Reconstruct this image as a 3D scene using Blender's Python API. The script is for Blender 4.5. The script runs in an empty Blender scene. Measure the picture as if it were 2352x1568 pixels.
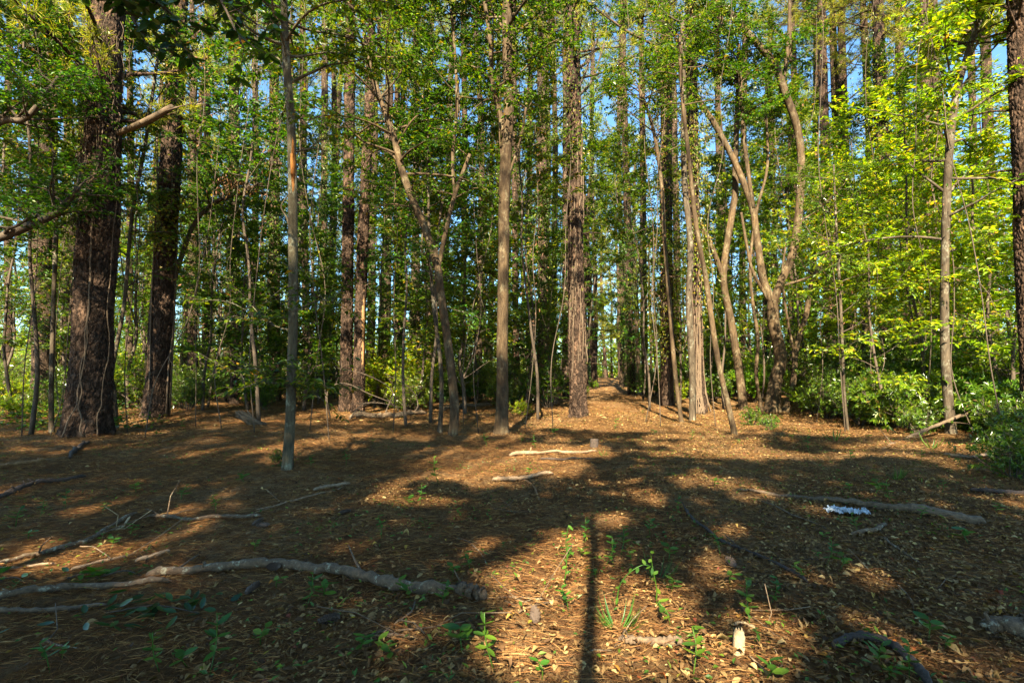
import bpy, math, random
import numpy as np
from mathutils import Vector

R = math.radians
rng = np.random.default_rng(7)
random.seed(7)
sc = bpy.context.scene
col = sc.collection

# ------------------------------------------------------------------ camera, sky, sun, exposure
F, CX, CY, HORIZ = 1176.0, 1176.0, 784.0, 850.0          # photo pixels (2352 wide): focal length, centre, horizon row
PITCH = math.atan((HORIZ - CY) / F)
CAM_H = 1.45
cam_d = bpy.data.cameras.new('camera'); cam = bpy.data.objects.new('camera', cam_d); col.objects.link(cam)
cam_d.sensor_width = 36.0; cam_d.lens = 18.0
cam_d.clip_start = 0.05; cam_d.clip_end = 2000
cam.location = (0, 0, CAM_H); cam.rotation_euler = (R(90) + PITCH, 0, 0)
sc.camera = cam

SUN_EL, SUN_AZ = R(41), R(8.5)                            # shadows run away from the camera, a little to the right
TO_SUN = Vector((-math.sin(SUN_AZ) * math.cos(SUN_EL), -math.cos(SUN_AZ) * math.cos(SUN_EL), math.sin(SUN_EL)))
w = bpy.data.worlds.new('World'); sc.world = w; w.use_nodes = True
nt = w.node_tree; bg = nt.nodes['Background']
sky = nt.nodes.new('ShaderNodeTexSky'); sky.sky_type = 'NISHITA'; sky.sun_disc = False
sky.sun_elevation = SUN_EL; sky.sun_rotation = math.pi + SUN_AZ
sky.air_density = 1.0; sky.dust_density = 0.6; sky.ozone_density = 1.2
tint = nt.nodes.new('ShaderNodeMix'); tint.data_type = 'RGBA'; tint.blend_type = 'MULTIPLY'; tint.inputs[0].default_value = 1.0; tint.inputs[7].default_value = (.72, 1.03, 1.16, 1)
nt.links.new(sky.outputs[0], tint.inputs[6]); nt.links.new(tint.outputs[2], bg.inputs[0]); bg.inputs[1].default_value = 0.05
sd = bpy.data.lights.new('sun', 'SUN'); so = bpy.data.objects.new('sun', sd); col.objects.link(so)
sd.energy = 5.0; sd.angle = R(0.53); sd.color = (1.0, 0.88, 0.64)
so.rotation_euler = TO_SUN.to_track_quat('Z', 'Y').to_euler(); so.location = (0, -20, 30)
sc.view_settings.view_transform = 'Standard'; sc.view_settings.look = 'None'
sc.view_settings.exposure = 2.8; sc.view_settings.gamma = 1.0
cy = sc.cycles
cy.max_bounces = 7; cy.diffuse_bounces = 4; cy.glossy_bounces = 2; cy.transmission_bounces = 5; cy.transparent_max_bounces = 4
cy.caustics_reflective = False; cy.caustics_refractive = False
cy.use_denoising = True
TS = np.array(TO_SUN)

# ------------------------------------------------------------------ ground height and pixel helpers
MOUND = [((px - CX) / F * Y, Y, h, w_) for px, Y, h, w_ in [(195, 11.3, .10, .8), (356, 15.3, .09, .7), (96, 20.5, .09, .7), (793, 17.4, .08, .6), (822, 17, .08, .6), (1151, 11.3, .07, .5), (1040, 11.3, .05, .4), (1328, 15.4, .09, .6), (1244, 24.5, .08, .6), (1608, 17, .09, .6), (1772, 17, .10, .8), (1708, 17.6, .08, .6), (2184, 11.3, .06, .45), (659, 7.2, .04, .28)]]
def gz(x, y):
    x = np.asarray(x, float); y = np.asarray(y, float)
    z = 0.05 * np.sin(.45 * x + 1.0) * np.sin(.38 * y + .4) + 0.03 * np.sin(1.1 * x + .7 * y) + 0.018 * np.sin(2.3 * x - 1.7 * y + 1.3)
    z += 0.022 * np.sin(2.9 * x + 5.3 * y) * np.sin(4.7 * x - 2.9 * y + .7) + 0.014 * np.sin(6.3 * x + 1.1 * y) * np.sin(5.9 * y + 1)
    z += 0.012 * np.sin(4.1 * x + 3.3 * y + .5) * np.sin(3.2 * y - 2.2 * x) + 0.006 * np.sin(9.1 * x + 2.0) * np.sin(8.3 * y + 5.1 * x)
    for mx, my, h, w_ in MOUND: z = z + h * np.exp(-((x - mx) ** 2 + (y - my) ** 2) / w_ ** 2)
    return z

def ray(px, py):
    dx, dy = px - CX, CY - py
    return np.array((dx, F * math.cos(PITCH) - dy * math.sin(PITCH), F * math.sin(PITCH) + dy * math.cos(PITCH)))

def at(px, py, Y):                                        # the world point seen at a photo pixel at depth Y
    d = ray(px, py); t = Y / d[1]
    return np.array((d[0] * t, Y, CAM_H + d[2] * t))

def ground(px, py):                                       # the ground point seen at a photo pixel
    d = ray(px, py); z = 0.0
    for _ in range(6):
        t = (z - CAM_H) / d[2]; p = d * t
        z = float(gz(p[0], p[1]))
    return np.array((p[0], p[1], z))

def px_of(x, y, z):                                       # back to photo pixels, used only to word labels and to keep the path clear
    Yc = y * math.cos(PITCH) + (z - CAM_H) * math.sin(PITCH); Zc = -y * math.sin(PITCH) + (z - CAM_H) * math.cos(PITCH)
    return CX + F * x / Yc, CY - F * Zc / Yc

def path_x(y): return .182 * y + .6
# ------------------------------------------------------------------ mesh builder
class MB:
    def __init__(s): s.V, s.T, s.Q, s.n = [], [], [], 0
    def add(s, v, tris=None, quads=None):
        v = np.asarray(v, float).reshape(-1, 3)
        if tris is not None and len(tris): s.T.append(np.asarray(tris, np.int64).reshape(-1, 3) + s.n)
        if quads is not None and len(quads): s.Q.append(np.asarray(quads, np.int64).reshape(-1, 4) + s.n)
        s.V.append(v); s.n += len(v)
    def mesh(s, name, mat, smooth=True):
        V = np.concatenate(s.V) if s.V else np.zeros((0, 3))
        T = np.concatenate(s.T) if s.T else np.zeros((0, 3), np.int64)
        Q = np.concatenate(s.Q) if s.Q else np.zeros((0, 4), np.int64)
        me = bpy.data.meshes.new(name)
        me.vertices.add(len(V)); me.vertices.foreach_set('co', V.astype(np.float32).ravel())
        loops = np.concatenate((T.ravel(), Q.ravel()))
        me.loops.add(len(loops)); me.loops.foreach_set('vertex_index', loops.astype(np.int32))
        starts = np.concatenate((np.arange(len(T)) * 3, len(T) * 3 + np.arange(len(Q)) * 4))
        me.polygons.add(len(starts)); me.polygons.foreach_set('loop_start', starts.astype(np.int32))
        me.polygons.foreach_set('use_smooth', np.full(len(starts), smooth))
        me.update(calc_edges=True)
        if mat: me.materials.append(mat)
        return me
    def build(s, name, mat, parent=None, smooth=True):
        o = bpy.data.objects.new(name, s.mesh(name, mat, smooth)); col.objects.link(o)
        if parent is not None: o.parent = parent
        return o

def unit(v):
    v = np.asarray(v, float); return v / (np.linalg.norm(v, axis=-1, keepdims=True) + 1e-9)

def smooth_path(pts, n):                                  # Catmull-Rom through the given points
    P = np.asarray(pts, float)
    if len(P) < 3:
        return P[0] + (P[-1] - P[0]) * np.linspace(0, 1, n)[:, None]
    Pe = np.vstack((2 * P[0] - P[1], P, 2 * P[-1] - P[-2]))
    t = np.linspace(0, len(P) - 1 - 1e-6, n); i = t.astype(int); u = (t - i)[:, None]
    a, b, c, d = Pe[i], Pe[i + 1], Pe[i + 2], Pe[i + 3]
    return .5 * (2 * b + (c - a) * u + (2 * a - 5 * b + 4 * c - d) * u ** 2 + (3 * b - a - 3 * c + d) * u ** 3)

def tube(mb, pts, radii, seg=6, rough=0.0, cap=True):
    P = np.asarray(pts, float); n = len(P)
    rad = np.interp(np.linspace(0, 1, n), np.linspace(0, 1, len(radii)), radii) if np.ndim(radii) else np.full(n, radii)
    T = unit(np.gradient(P, axis=0))
    ref = np.array((0, 0, 1.)) if abs(T[0][2]) < .8 else np.array((1., 0, 0))
    X = unit(np.cross(T, ref)); Y = np.cross(T, X)
    a = np.arange(seg) * 2 * np.pi / seg
    rr = rad[:, None] * np.ones((1, seg))
    if rough: 
        ph = rng.random(4) * 6.28
        k = np.arange(n)[:, None]
        rr = rr * (1 + rough * (.5 * np.sin(a * 2 + ph[0] + k * .23) + .4 * np.sin(a * 3 + ph[1] - k * .37) + .6 * rng.standard_normal((n, seg))))
    V = P[:, None, :] + rr[..., None] * (np.cos(a)[None, :, None] * X[:, None, :] + np.sin(a)[None, :, None] * Y[:, None, :])
    i, j = np.meshgrid(np.arange(n - 1), np.arange(seg), indexing='ij'); j2 = (j + 1) % seg
    q = np.stack((i * seg + j, i * seg + j2, (i + 1) * seg + j2, (i + 1) * seg + j), -1).reshape(-1, 4)
    V = V.reshape(-1, 3); tris = []
    if cap:
        m = len(V); V = np.vstack((V, P[:1], P[-1:]))
        for k in range(seg):
            tris.append((m, (k + 1) % seg, k)); tris.append((m + 1, (n - 1) * seg + k, (n - 1) * seg + (k + 1) % seg))
    mb.add(V, tris, q)

def leaf4(mb, pos, d, nrm, L, W, fold=.15, curl=.12, mid=.45):   # many small folded leaves at once: four points, two faces each
    n = len(pos); d = unit(d); side = unit(np.cross(d, nrm)); nr = np.cross(side, d)
    L = np.broadcast_to(np.asarray(L, float), (n,))[:, None]; W = np.broadcast_to(np.asarray(W, float), (n,))[:, None]
    m = pos + d * L * mid; lift = nr * W * fold
    V = np.stack((pos, m + side * W * .5 + lift, pos + d * L - nr * L * curl, m - side * W * .5 + lift), 1).reshape(-1, 3)
    b = np.arange(n)[:, None] * 4
    mb.add(V, np.concatenate((b + [[0, 1, 2]], b + [[0, 2, 3]]), 1).reshape(-1, 3))

LT = np.array([(0, 0), (.18, .36), (.18, 0), (.18, -.36), (.5, .5), (.5, 0), (.5, -.5), (.8, .3), (.8, 0), (.8, -.3), (1, 0)])
LTF = np.array([(0, 2, 1), (0, 3, 2), (10, 7, 8), (10, 8, 9)]); LQF = np.array([(1, 2, 5, 4), (2, 3, 6, 5), (4, 5, 8, 7), (5, 6, 9, 8)])
def leaf11(mb, pos, d, nrm, L, W, fold=.2, curl=.2):      # a broad curled leaf: eleven points, eight faces
    n = len(pos); d = unit(d); side = unit(np.cross(d, nrm)); nr = np.cross(side, d)
    L = np.broadcast_to(np.asarray(L, float), (n,)); W = np.broadcast_to(np.asarray(W, float), (n,))
    fold = np.broadcast_to(np.asarray(fold, float), (n,)); curl = np.broadcast_to(np.asarray(curl, float), (n,))
    u, v = LT[:, 0][None, :], LT[:, 1][None, :]
    h = np.abs(v) * 2 * W[:, None] * fold[:, None] + (u * (1 - u) * 4 - .0) * L[:, None] * curl[:, None] * .5
    V = pos[:, None, :] + d[:, None, :] * (u * L[:, None])[..., None] + side[:, None, :] * (v * W[:, None])[..., None] + nr[:, None, :] * h[..., None]
    b = np.arange(n)[:, None, None] * 11
    mb.add(V.reshape(-1, 3), (b + LTF[None]).reshape(-1, 3), (b + LQF[None]).reshape(-1, 4))

# ------------------------------------------------------------------ materials
def mat_new(name):
    m = bpy.data.materials.new(name); m.use_nodes = True; t = m.node_tree
    return m, t, t.nodes, t.links, t.nodes['Principled BSDF']
def N(nodes, typ, **kw):
    n = nodes.new(typ)
    for k, v in kw.items(): setattr(n, k, v)
    return n
def ramp(nodes, stops, interp='LINEAR'):
    r = nodes.new('ShaderNodeValToRGB'); e = r.color_ramp; e.interpolation = interp
    while len(e.elements) > 1: e.elements.remove(e.elements[-1])
    for i, (p, c) in enumerate(stops):
        x = e.elements[0] if i == 0 else e.elements.new(p)
        x.position = p; x.color = (*c, 1)
    return r
def mapping(nodes, links, scale, coord='Object'):
    tc = nodes.new('ShaderNodeTexCoord'); mp = nodes.new('ShaderNodeMapping'); mp.inputs['Scale'].default_value = scale
    links.new(tc.outputs[coord], mp.inputs['Vector']); return mp.outputs['Vector']
def noise(nodes, links, vec, scale, detail=4, rough=.55):
    n = nodes.new('ShaderNodeTexNoise'); n.inputs['Scale'].default_value = scale; n.inputs['Detail'].default_value = detail; n.inputs['Roughness'].default_value = rough
    if vec is not None: links.new(vec, n.inputs['Vector'])
    return n
def mixc(nodes, links, fac, a, b, blend='MIX'):
    m = nodes.new('ShaderNodeMix'); m.data_type = 'RGBA'; m.blend_type = blend
    for s, v in ((m.inputs[0], fac), (m.inputs[6], a), (m.inputs[7], b)):
        if hasattr(v, 'is_output'): links.new(v, s)
        elif isinstance(v, tuple): s.default_value = (*v, 1)
        else: s.default_value = v
    return m.outputs[2]
def bump(nodes, links, h, strength, dist, target):
    b = nodes.new('ShaderNodeBump'); b.inputs['Strength'].default_value = strength; b.inputs['Distance'].default_value = dist
    links.new(h, b.inputs['Height']); links.new(b.outputs[0], target.inputs['Normal'])

def leaf_mat(name, stops, trans=.45, rough=.42, yellow=1.0, spec=.4, vary=.0):
    m, t, nd, lk, p = mat_new(name)
    g = nd.new('ShaderNodeNewGeometry'); oi = nd.new('ShaderNodeObjectInfo')
    r = ramp(nd, stops); lk.new(g.outputs['Random Per Island'], r.inputs[0])
    c = r.outputs[0]
    if vary:
        r2 = ramp(nd, [(0, (1 - vary, 1.0, 1.0)), (.5, (1, 1, 1)), (1, (1 + vary * 1.3, 1 + vary * .25, .9))]); lk.new(oi.outputs['Random'], r2.inputs[0])
        c = mixc(nd, lk, 1.0, c, r2.outputs[0], 'MULTIPLY')
    lk.new(c, p.inputs['Base Color']); p.inputs['Roughness'].default_value = rough; p.inputs['Specular IOR Level'].default_value = spec
    tr = nd.new('ShaderNodeBsdfTranslucent')
    tc = mixc(nd, lk, 1.0, c, (1.75 * yellow, 1.6, .45), 'MULTIPLY'); lk.new(tc, tr.inputs[0])
    mx = nd.new('ShaderNodeMixShader'); mx.inputs[0].default_value = trans
    lk.new(p.outputs[0], mx.inputs[1]); lk.new(tr.outputs[0], mx.inputs[2]); lk.new(mx.outputs[0], nd['Material Output'].inputs[0])
    return m

def pine_bark(name, dark, mid, light, scale=1.0):
    m, t, nd, lk, p = mat_new(name)
    v = mapping(nd, lk, (1, 1, .42))
    wn = noise(nd, lk, v, 7 * scale, 5, .65)
    dv = mixc(nd, lk, .30, v, wn.outputs['Color'])
    vo = N(nd, 'ShaderNodeTexVoronoi', feature='DISTANCE_TO_EDGE'); vo.inputs['Scale'].default_value = 9 * scale; lk.new(dv, vo.inputs['Vector'])
    vc = N(nd, 'ShaderNodeTexVoronoi'); vc.inputs['Scale'].default_value = 9 * scale; lk.new(dv, vc.inputs['Vector'])
    cr = ramp(nd, [(0, (.15, .15, .15)), (.13, (.7, .7, .7)), (.4, (1, 1, 1))]); lk.new(vo.outputs[0], cr.inputs[0])
    fn = noise(nd, lk, mapping(nd, lk, (1, 1, .35)), 38, 5, .7)
    r = ramp(nd, [(.25, dark), (.5, mid), (.75, light)]); lk.new(fn.outputs[0], r.inputs[0])
    tone = ramp(nd, [(0, (.62, .60, .60)), (1, (1.25, 1.15, 1.08))]); 
    sp = nd.new('ShaderNodeSeparateColor'); lk.new(vc.outputs['Color'], sp.inputs[0]); lk.new(sp.outputs[0], tone.inputs[0])
    c = mixc(nd, lk, 1.0, r.outputs[0], tone.outputs[0], 'MULTIPLY')
    c = mixc(nd, lk, cr.outputs[0], dark, c)
    lk.new(c, p.inputs['Base Color']); p.inputs['Roughness'].default_value = .9; p.inputs['Specular IOR Level'].default_value = .15
    ad = N(nd, 'ShaderNodeMath', operation='MULTIPLY_ADD'); lk.new(fn.outputs[0], ad.inputs[0]); ad.inputs[1].default_value = .45; lk.new(cr.outputs[0], ad.inputs[2])
    bump(nd, lk, ad.outputs[0], 1.0, .035, p)
    return m

def smooth_bark(name, a, b, lichen, furrow=.5):
    m, t, nd, lk, p = mat_new(name)
    v = mapping(nd, lk, (1, 1, .18))
    n1 = noise(nd, lk, v, 22, 5, .65); n2 = noise(nd, lk, mapping(nd, lk, (1, 1, .7)), 5.5, 5, .6); n3 = noise(nd, lk, mapping(nd, lk, (1, 1, .5)), 34, 4, .7)
    r = ramp(nd, [(.3, a), (.62, b)]); lk.new(n1.outputs[0], r.inputs[0])
    f = ramp(nd, [(.52, (0, 0, 0)), (.60, (1, 1, 1))]); lk.new(n2.outputs[0], f.inputs[0])
    f2 = ramp(nd, [(.42, (0, 0, 0)), (.6, (.8, .8, .8))]); lk.new(n3.outputs[0], f2.inputs[0])
    ff = mixc(nd, lk, 1.0, f.outputs[0], f2.outputs[0], 'MULTIPLY')
    c = mixc(nd, lk, ff, r.outputs[0], lichen)
    n4 = noise(nd, lk, mapping(nd, lk, (1, 1, .45)), 2.6, 5, .65); st = ramp(nd, [(.35, (.42, .38, .34)), (.55, (1, 1, 1)), (.75, (1.25, 1.15, 1.0))]); lk.new(n4.outputs[0], st.inputs[0]); c = mixc(nd, lk, 1.0, c, st.outputs[0], 'MULTIPLY')
    lk.new(c, p.inputs['Base Color']); p.inputs['Roughness'].default_value = .85; p.inputs['Specular IOR Level'].default_value = .2
    bump(nd, lk, n1.outputs[0], furrow, .02, p)
    return m

def ground_mat(name, bias=0.0):
    m, t, nd, lk, p = mat_new(name)
    v = mapping(nd, lk, (1, 1, 1))
    big = noise(nd, lk, v, .55, 5, .6); fine = noise(nd, lk, v, 26, 8, .75)
    wv = mixc(nd, lk, .35, v, fine.outputs['Color'])
    vo = N(nd, 'ShaderNodeTexVoronoi'); vo.inputs['Scale'].default_value = 22; lk.new(wv, vo.inputs['Vector'])
    needles = ramp(nd, [(.25, (.028, .013, .005)), (.45, (.12, .057, .020)), (.6, (.22, .113, .038)), (.78, (.35, .200, .072))]); lk.new(fine.outputs[0], needles.inputs[0])
    sp = nd.new('ShaderNodeSeparateColor'); lk.new(vo.outputs['Color'], sp.inputs[0])
    leaves = ramp(nd, [(0, (.08, .04, .018)), (.3, (.19, .10, .042)), (.6, (.30, .18, .08)), (.85, (.42, .28, .135)), (1, (.20, .085, .035))]); lk.new(sp.outputs[0], leaves.inputs[0])
    f = ramp(nd, [(.42 + bias, (0.1, 0.1, 0.1)), (.58 + bias, (.8, .8, .8))]); lk.new(big.outputs[0], f.inputs[0])
    c = mixc(nd, lk, f.outputs[0], needles.outputs[0], leaves.outputs[0])
    lk.new(c, p.inputs['Base Color']); p.inputs['Roughness'].default_value = .95; p.inputs['Specular IOR Level'].default_value = .1
    ad = N(nd, 'ShaderNodeMath', operation='ADD'); lk.new(fine.outputs[0], ad.inputs[0]); lk.new(vo.outputs['Distance'], ad.inputs[1])
    bump(nd, lk, ad.outputs[0], .9, .04, p)
    return m

def wood_mat(name, a, b, lichen=None, scale=30):
    m, t, nd, lk, p = mat_new(name)
    v = mapping(nd, lk, (1, 1, 1)); n1 = noise(nd, lk, v, scale, 5, .7); n2 = noise(nd, lk, v, 17, 6, .7)
    r = ramp(nd, [(.3, a), (.7, b)]); lk.new(n1.outputs[0], r.inputs[0]); c = r.outputs[0]
    if lichen:
        f = ramp(nd, [(.56, (0, 0, 0)), (.62, (.9, .9, .9))]); lk.new(n2.outputs[0], f.inputs[0]); c = mixc(nd, lk, f.outputs[0], c, lichen)
    lk.new(c, p.inputs['Base Color']); p.inputs['Roughness'].default_value = .9
    bump(nd, lk, n1.outputs[0], .8, .015, p)
    return m

M = {}
M['ground'] = ground_mat('forest_floor'); M['path'] = ground_mat('path_floor', .05)
M['pine'] = pine_bark('pine_bark', (.015, .010, .007), (.085, .054, .036), (.17, .115, .078))
M['pine_fine'] = pine_bark('pine_bark_fine', (.018, .012, .009), (.11, .075, .050), (.21, .150, .105), 1.6)
M['smooth'] = smooth_bark('smooth_bark', (.030, .018, .009), (.092, .060, .031), (.165, .135, .080), 1.0)
M['grey'] = smooth_bark('grey_bark', (.030, .022, .014), (.085, .063, .040), (.19, .18, .13), .8)
M['twig'] = wood_mat('twig_bark', (.030, .020, .012), (.090, .062, .038))
M['rust'] = smooth_bark('rust_patch', (.22, .075, .015), (.42, .17, .04), (.30, .15, .06), .6)
M['vine_stem'] = wood_mat('vine_stem', (.055, .034, .020), (.14, .094, .054))
M['raw'] = wood_mat('raw_wood', (.12, .055, .020), (.30, .16, .06))
M['pale_wood'] = wood_mat('pale_wood', (.33, .22, .11), (.52, .38, .21))
M['log'] = wood_mat('fallen_bark', (.040, .024, .012), (.17, .105, .055), (.29, .26, .17))
M['weathered'] = wood_mat('weathered_wood', (.045, .028, .015), (.165, .108, .060))
M['darkwood'] = wood_mat('dark_wood', (.018, .012, .009), (.07, .045, .030))
M['straw_wood'] = wood_mat('tan_stick', (.14, .085, .045), (.30, .20, .115))
GREEN = [(0, (.011, .032, .004)), (.25, (.024, .066, .005)), (.55, (.046, .112, .006)), (.82, (.092, .165, .007)), (.95, (.165, .20, .008)), (.98, (.22, .155, .010)), (1, (.12, .06, .016))]
BRIGHT = [(0, (.040, .100, .005)), (.3, (.105, .205, .006)), (.65, (.195, .305, .008)), (.9, (.31, .37, .010)), (.98, (.44, .36, .012)), (1, (.26, .13, .03))]
M['leaf'] = leaf_mat('leaf_green', GREEN, .42, .38, vary=.30)
M['bright'] = leaf_mat('leaf_yellow_green', BRIGHT, .5, .42, vary=.25)
M['dark_leaf'] = leaf_mat('leaf_dark', [(0, (.010, .030, .008)), (.6, (.022, .060, .010)), (.95, (.045, .09, .012)), (1, (.16, .08, .03))], .35, .3)
M['vine'] = leaf_mat('vine_leaf', [(0, (0.022, 0.043, 0.0030)), (.45, (0.070, 0.111, 0.0044)), (.75, (0.133, 0.163, 0.0059)), (.9, (0.207, 0.178, 0.0089)), (.95, (0.133, 0.074, 0.0222)), (1, (0.111, 0.063, 0.0296))], .42, .45, vary=.25)
M['shrub'] = leaf_mat('shrub_leaf', [(0, (0.025, 0.060, 0.0059)), (.5, (0.068, 0.128, 0.0076)), (.85, (0.128, 0.187, 0.0102)), (.95, (0.128, 0.162, 0.0170)), (1, (0.119, 0.060, 0.0255))], .35, .28, vary=.2, spec=.55)
M['needle'] = leaf_mat('pine_needle', [(0, (.075, .115, .008)), (.5, (.17, .22, .012)), (.85, (.29, .30, .018)), (1, (.22, .15, .05))], .4, .5, vary=.2)
M['seedling'] = leaf_mat('seedling_leaf', [(0, (.03, .085, .012)), (.6, (.06, .14, .014)), (.95, (.12, .20, .02)), (1, (.3, .25, .03))], .4, .4, vary=.2)
M['palm'] = leaf_mat('palm_leaf', [(0, (.02, .06, .016)), (1, (.055, .115, .03))], .3, .35)
M['litter'] = leaf_mat('dead_leaf', [(0, (.045, .022, .009)), (.3, (.110, .058, .022)), (.65, (.185, .107, .040)), (.9, (.29, .180, .070)), (.97, (.48, .34, .14)), (.985, (.36, .22, .03)), (.994, (.26, .045, .015)), (1, (.13, .05, .035))], .2, .7, spec=.2)
M['straw'] = leaf_mat('dead_needle', [(0, (.055, .021, .008)), (.4, (.18, .074, .025)), (.75, (.31, .145, .048)), (1, (.46, .27, .10))], .12, .7, spec=.2)
M['dead_leaf'] = leaf_mat('hanging_dead_leaf', [(0, (.06, .030, .015)), (.6, (.14, .065, .028)), (1, (.22, .11, .05))], .3, .7)
mm, t_, nd_, lk_, pp = mat_new('scrap_white'); pp.inputs['Base Color'].default_value = (.36, .41, .46, 1); pp.inputs['Roughness'].default_value = .5; M['white'] = mm
mm, t_, nd_, lk_, pp = mat_new('cone_scale'); pp.inputs['Base Color'].default_value = (.085, .055, .036, 1); pp.inputs['Roughness'].default_value = .8; M['cone'] = mm

# ------------------------------------------------------------------ tagging
def tag(o, label, cat, group=None, kind=None):
    if label: o['label'] = label
    if cat: o['category'] = cat
    if group: o['group'] = group
    if kind: o['kind'] = kind
    return o
def thing(name, loc, label, cat, group=None, rz=0.0, scale=1.0):
    o = bpy.data.objects.new(name, None); col.objects.link(o); o.empty_display_size = .2
    o.location = tuple(float(v) for v in loc); o.rotation_euler = (0, 0, rz); o.scale = (scale,) * 3 if np.ndim(scale) == 0 else tuple(scale)
    return tag(o, label, cat, group)
def part(name, me, parent, loc=(0, 0, 0), rz=0.0, scale=None):
    o = bpy.data.objects.new(name, me); col.objects.link(o); o.parent = parent
    o.location = loc; o.rotation_euler = (0, 0, rz)
    if scale: o.scale = scale
    return o
ORD = ['', 'second ', 'third ', 'fourth ', 'fifth ', 'sixth ', 'seventh ', 'eighth ', 'ninth ', 'tenth ', 'eleventh ', 'twelfth ', 'thirteenth ', 'fourteenth ', 'fifteenth ', 'sixteenth ', 'seventeenth ', 'eighteenth ', 'nineteenth ', 'twentieth ']
def ordn(k): return ORD[k] if k < len(ORD) else '%dth ' % (k + 1)
MARKS_PX = [(95, 'the far-left grey pine'), (225, 'the biggest dark pine'), (375, 'the leaning dappled pine'), (668, 'the thin lichened tree'), (812, 'the twin dark pines'),
            (1030, 'the crooked slender tree'), (1155, 'the smooth flared tree'), (1325, 'the straight path-side pine'), (1405, 'the open path'), (1600, 'the vine-wrapped pine'), (1780, 'the many-limbed tree'), (2175, 'the mossy-footed tree')]
pending = []                                              # (object, px, description, noun): worded once all stand
def word_by_px():
    groups = {}
    for o, px, desc, noun in pending:
        k = min(range(len(MARKS_PX)), key=lambda i: abs(MARKS_PX[i][0] - px))
        side = 'left' if px < MARKS_PX[k][0] else 'right'
        groups.setdefault((desc, k, side), []).append((abs(px - MARKS_PX[k][0]), o, noun))
    for (desc, k, side), lst in groups.items():
        lst.sort(key=lambda r: r[0])
        for i, (_, o, noun) in enumerate(lst):
            o['label'] = '%s, %s %s of %s' % (desc, 'nearest' if i == 0 else ordn(i).strip() + ' nearest', side, MARKS_PX[k][1])

# ------------------------------------------------------------------ SETTING: ground, path
def warp(n, lo, hi, c, k):
    s = np.linspace(math.asinh((lo - c) / k), math.asinh((hi - c) / k), n); return c + k * np.sinh(s)
xs, ys = warp(300, -500, 500, 0, 6.0), warp(300, -300, 900, 6, 6.0)
gx, gy = np.meshgrid(xs, ys); mb = MB()
nx = len(xs); i, j = np.meshgrid(np.arange(len(ys) - 1), np.arange(nx - 1), indexing='ij')
mb.add(np.stack((gx, gy, gz(gx, gy)), -1), None, np.stack((i * nx + j, i * nx + j + 1, (i + 1) * nx + j + 1, (i + 1) * nx + j), -1))
tag(mb.build('forest_floor', M['ground']), None, None, None, 'structure')
mb = MB(); yy = np.linspace(8, 92, 290)
wob = np.array([1.4 + .18 * math.sin(1.3 * y) + .12 * math.sin(3.1 * y + 1) + rng.normal(0, .06) for y in yy]); wob2 = np.array([1.4 + .15 * math.sin(1.1 * y + 2) + .12 * math.sin(2.7 * y) + rng.normal(0, .06) for y in yy])
tt = np.linspace(-1, 1, 13)
X = path_x(yy)[:, None] + np.where(tt < 0, tt * wob[:, None], tt * wob2[:, None]); Yg = np.repeat(yy[:, None], 13, 1)
Z = gz(X, Yg) + .012 - .010 * np.abs(tt)[None, :] ** 3
i, j = np.meshgrid(np.arange(len(yy) - 1), np.arange(12), indexing='ij')
mb.add(np.stack((X, Yg, Z), -1), None, np.stack((i * 13 + j, i * 13 + j + 1, (i + 1) * 13 + j + 1, (i + 1) * 13 + j), -1))
tag(mb.build('path', M['path']), None, None, None, 'structure')

# ------------------------------------------------------------------ tree growing
def rand_unit(n): return unit(rng.standard_normal((n, 3)))

def leaves_on(mbL, acc):                                  # flush gathered (pos, dir, nrm, L, W)
    if not acc: return
    P, D, NN, L, W = (np.concatenate([a[k] for a in acc]) for k in range(5))
    leaf4(mbL, P, D, NN, L, W)

def spray(acc, base, tip, nleaf, L, W, mode, size_j=.3):
    """leaves along one twig"""
    d = unit(tip - base); side = unit(np.cross(d, (0, 0, 1.0)) + rng.normal(0, .15, 3)); up = np.cross(side, d)
    if mode == 'whorl':
        k = nleaf; a = np.arange(k) * 2.4 + rng.random() * 6
        spread = rng.uniform(.5, 1.0, k)[:, None]
        D = d * rng.uniform(.3, .8, (k, 1)) + spread * (np.cos(a)[:, None] * side + np.sin(a)[:, None] * up) + np.array((0, 0, -.10))
        P = tip - d * rng.uniform(0, .25, (k, 1)) * np.linalg.norm(tip - base)
        NN = d + rng.normal(0, .25, (k, 3)) + np.array((0, 0, .4))
    else:
        k = nleaf; s = np.linspace(.12, 1.0, k) + rng.normal(0, .03, k); sg = np.where(np.arange(k) % 2, 1, -1)[:, None]
        P = base + (tip - base) * s[:, None] + rng.normal(0, .015, (k, 3))
        D = d * rng.uniform(.3, .9, (k, 1)) + sg * side * rng.uniform(.5, 1.1, (k, 1)) + np.array((0, 0, -.35)) * rng.uniform(0, 1.3, (k, 1)) + rng.normal(0, .18, (k, 3))
        NN = np.array((0, 0, 1.0)) + rng.normal(0, .45, (k, 3)) + up * .3
    Ls = L * rng.uniform(1 - size_j, 1 + size_j, k); acc.append((P, D, NN, Ls, Ls * (W / L)))

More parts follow.
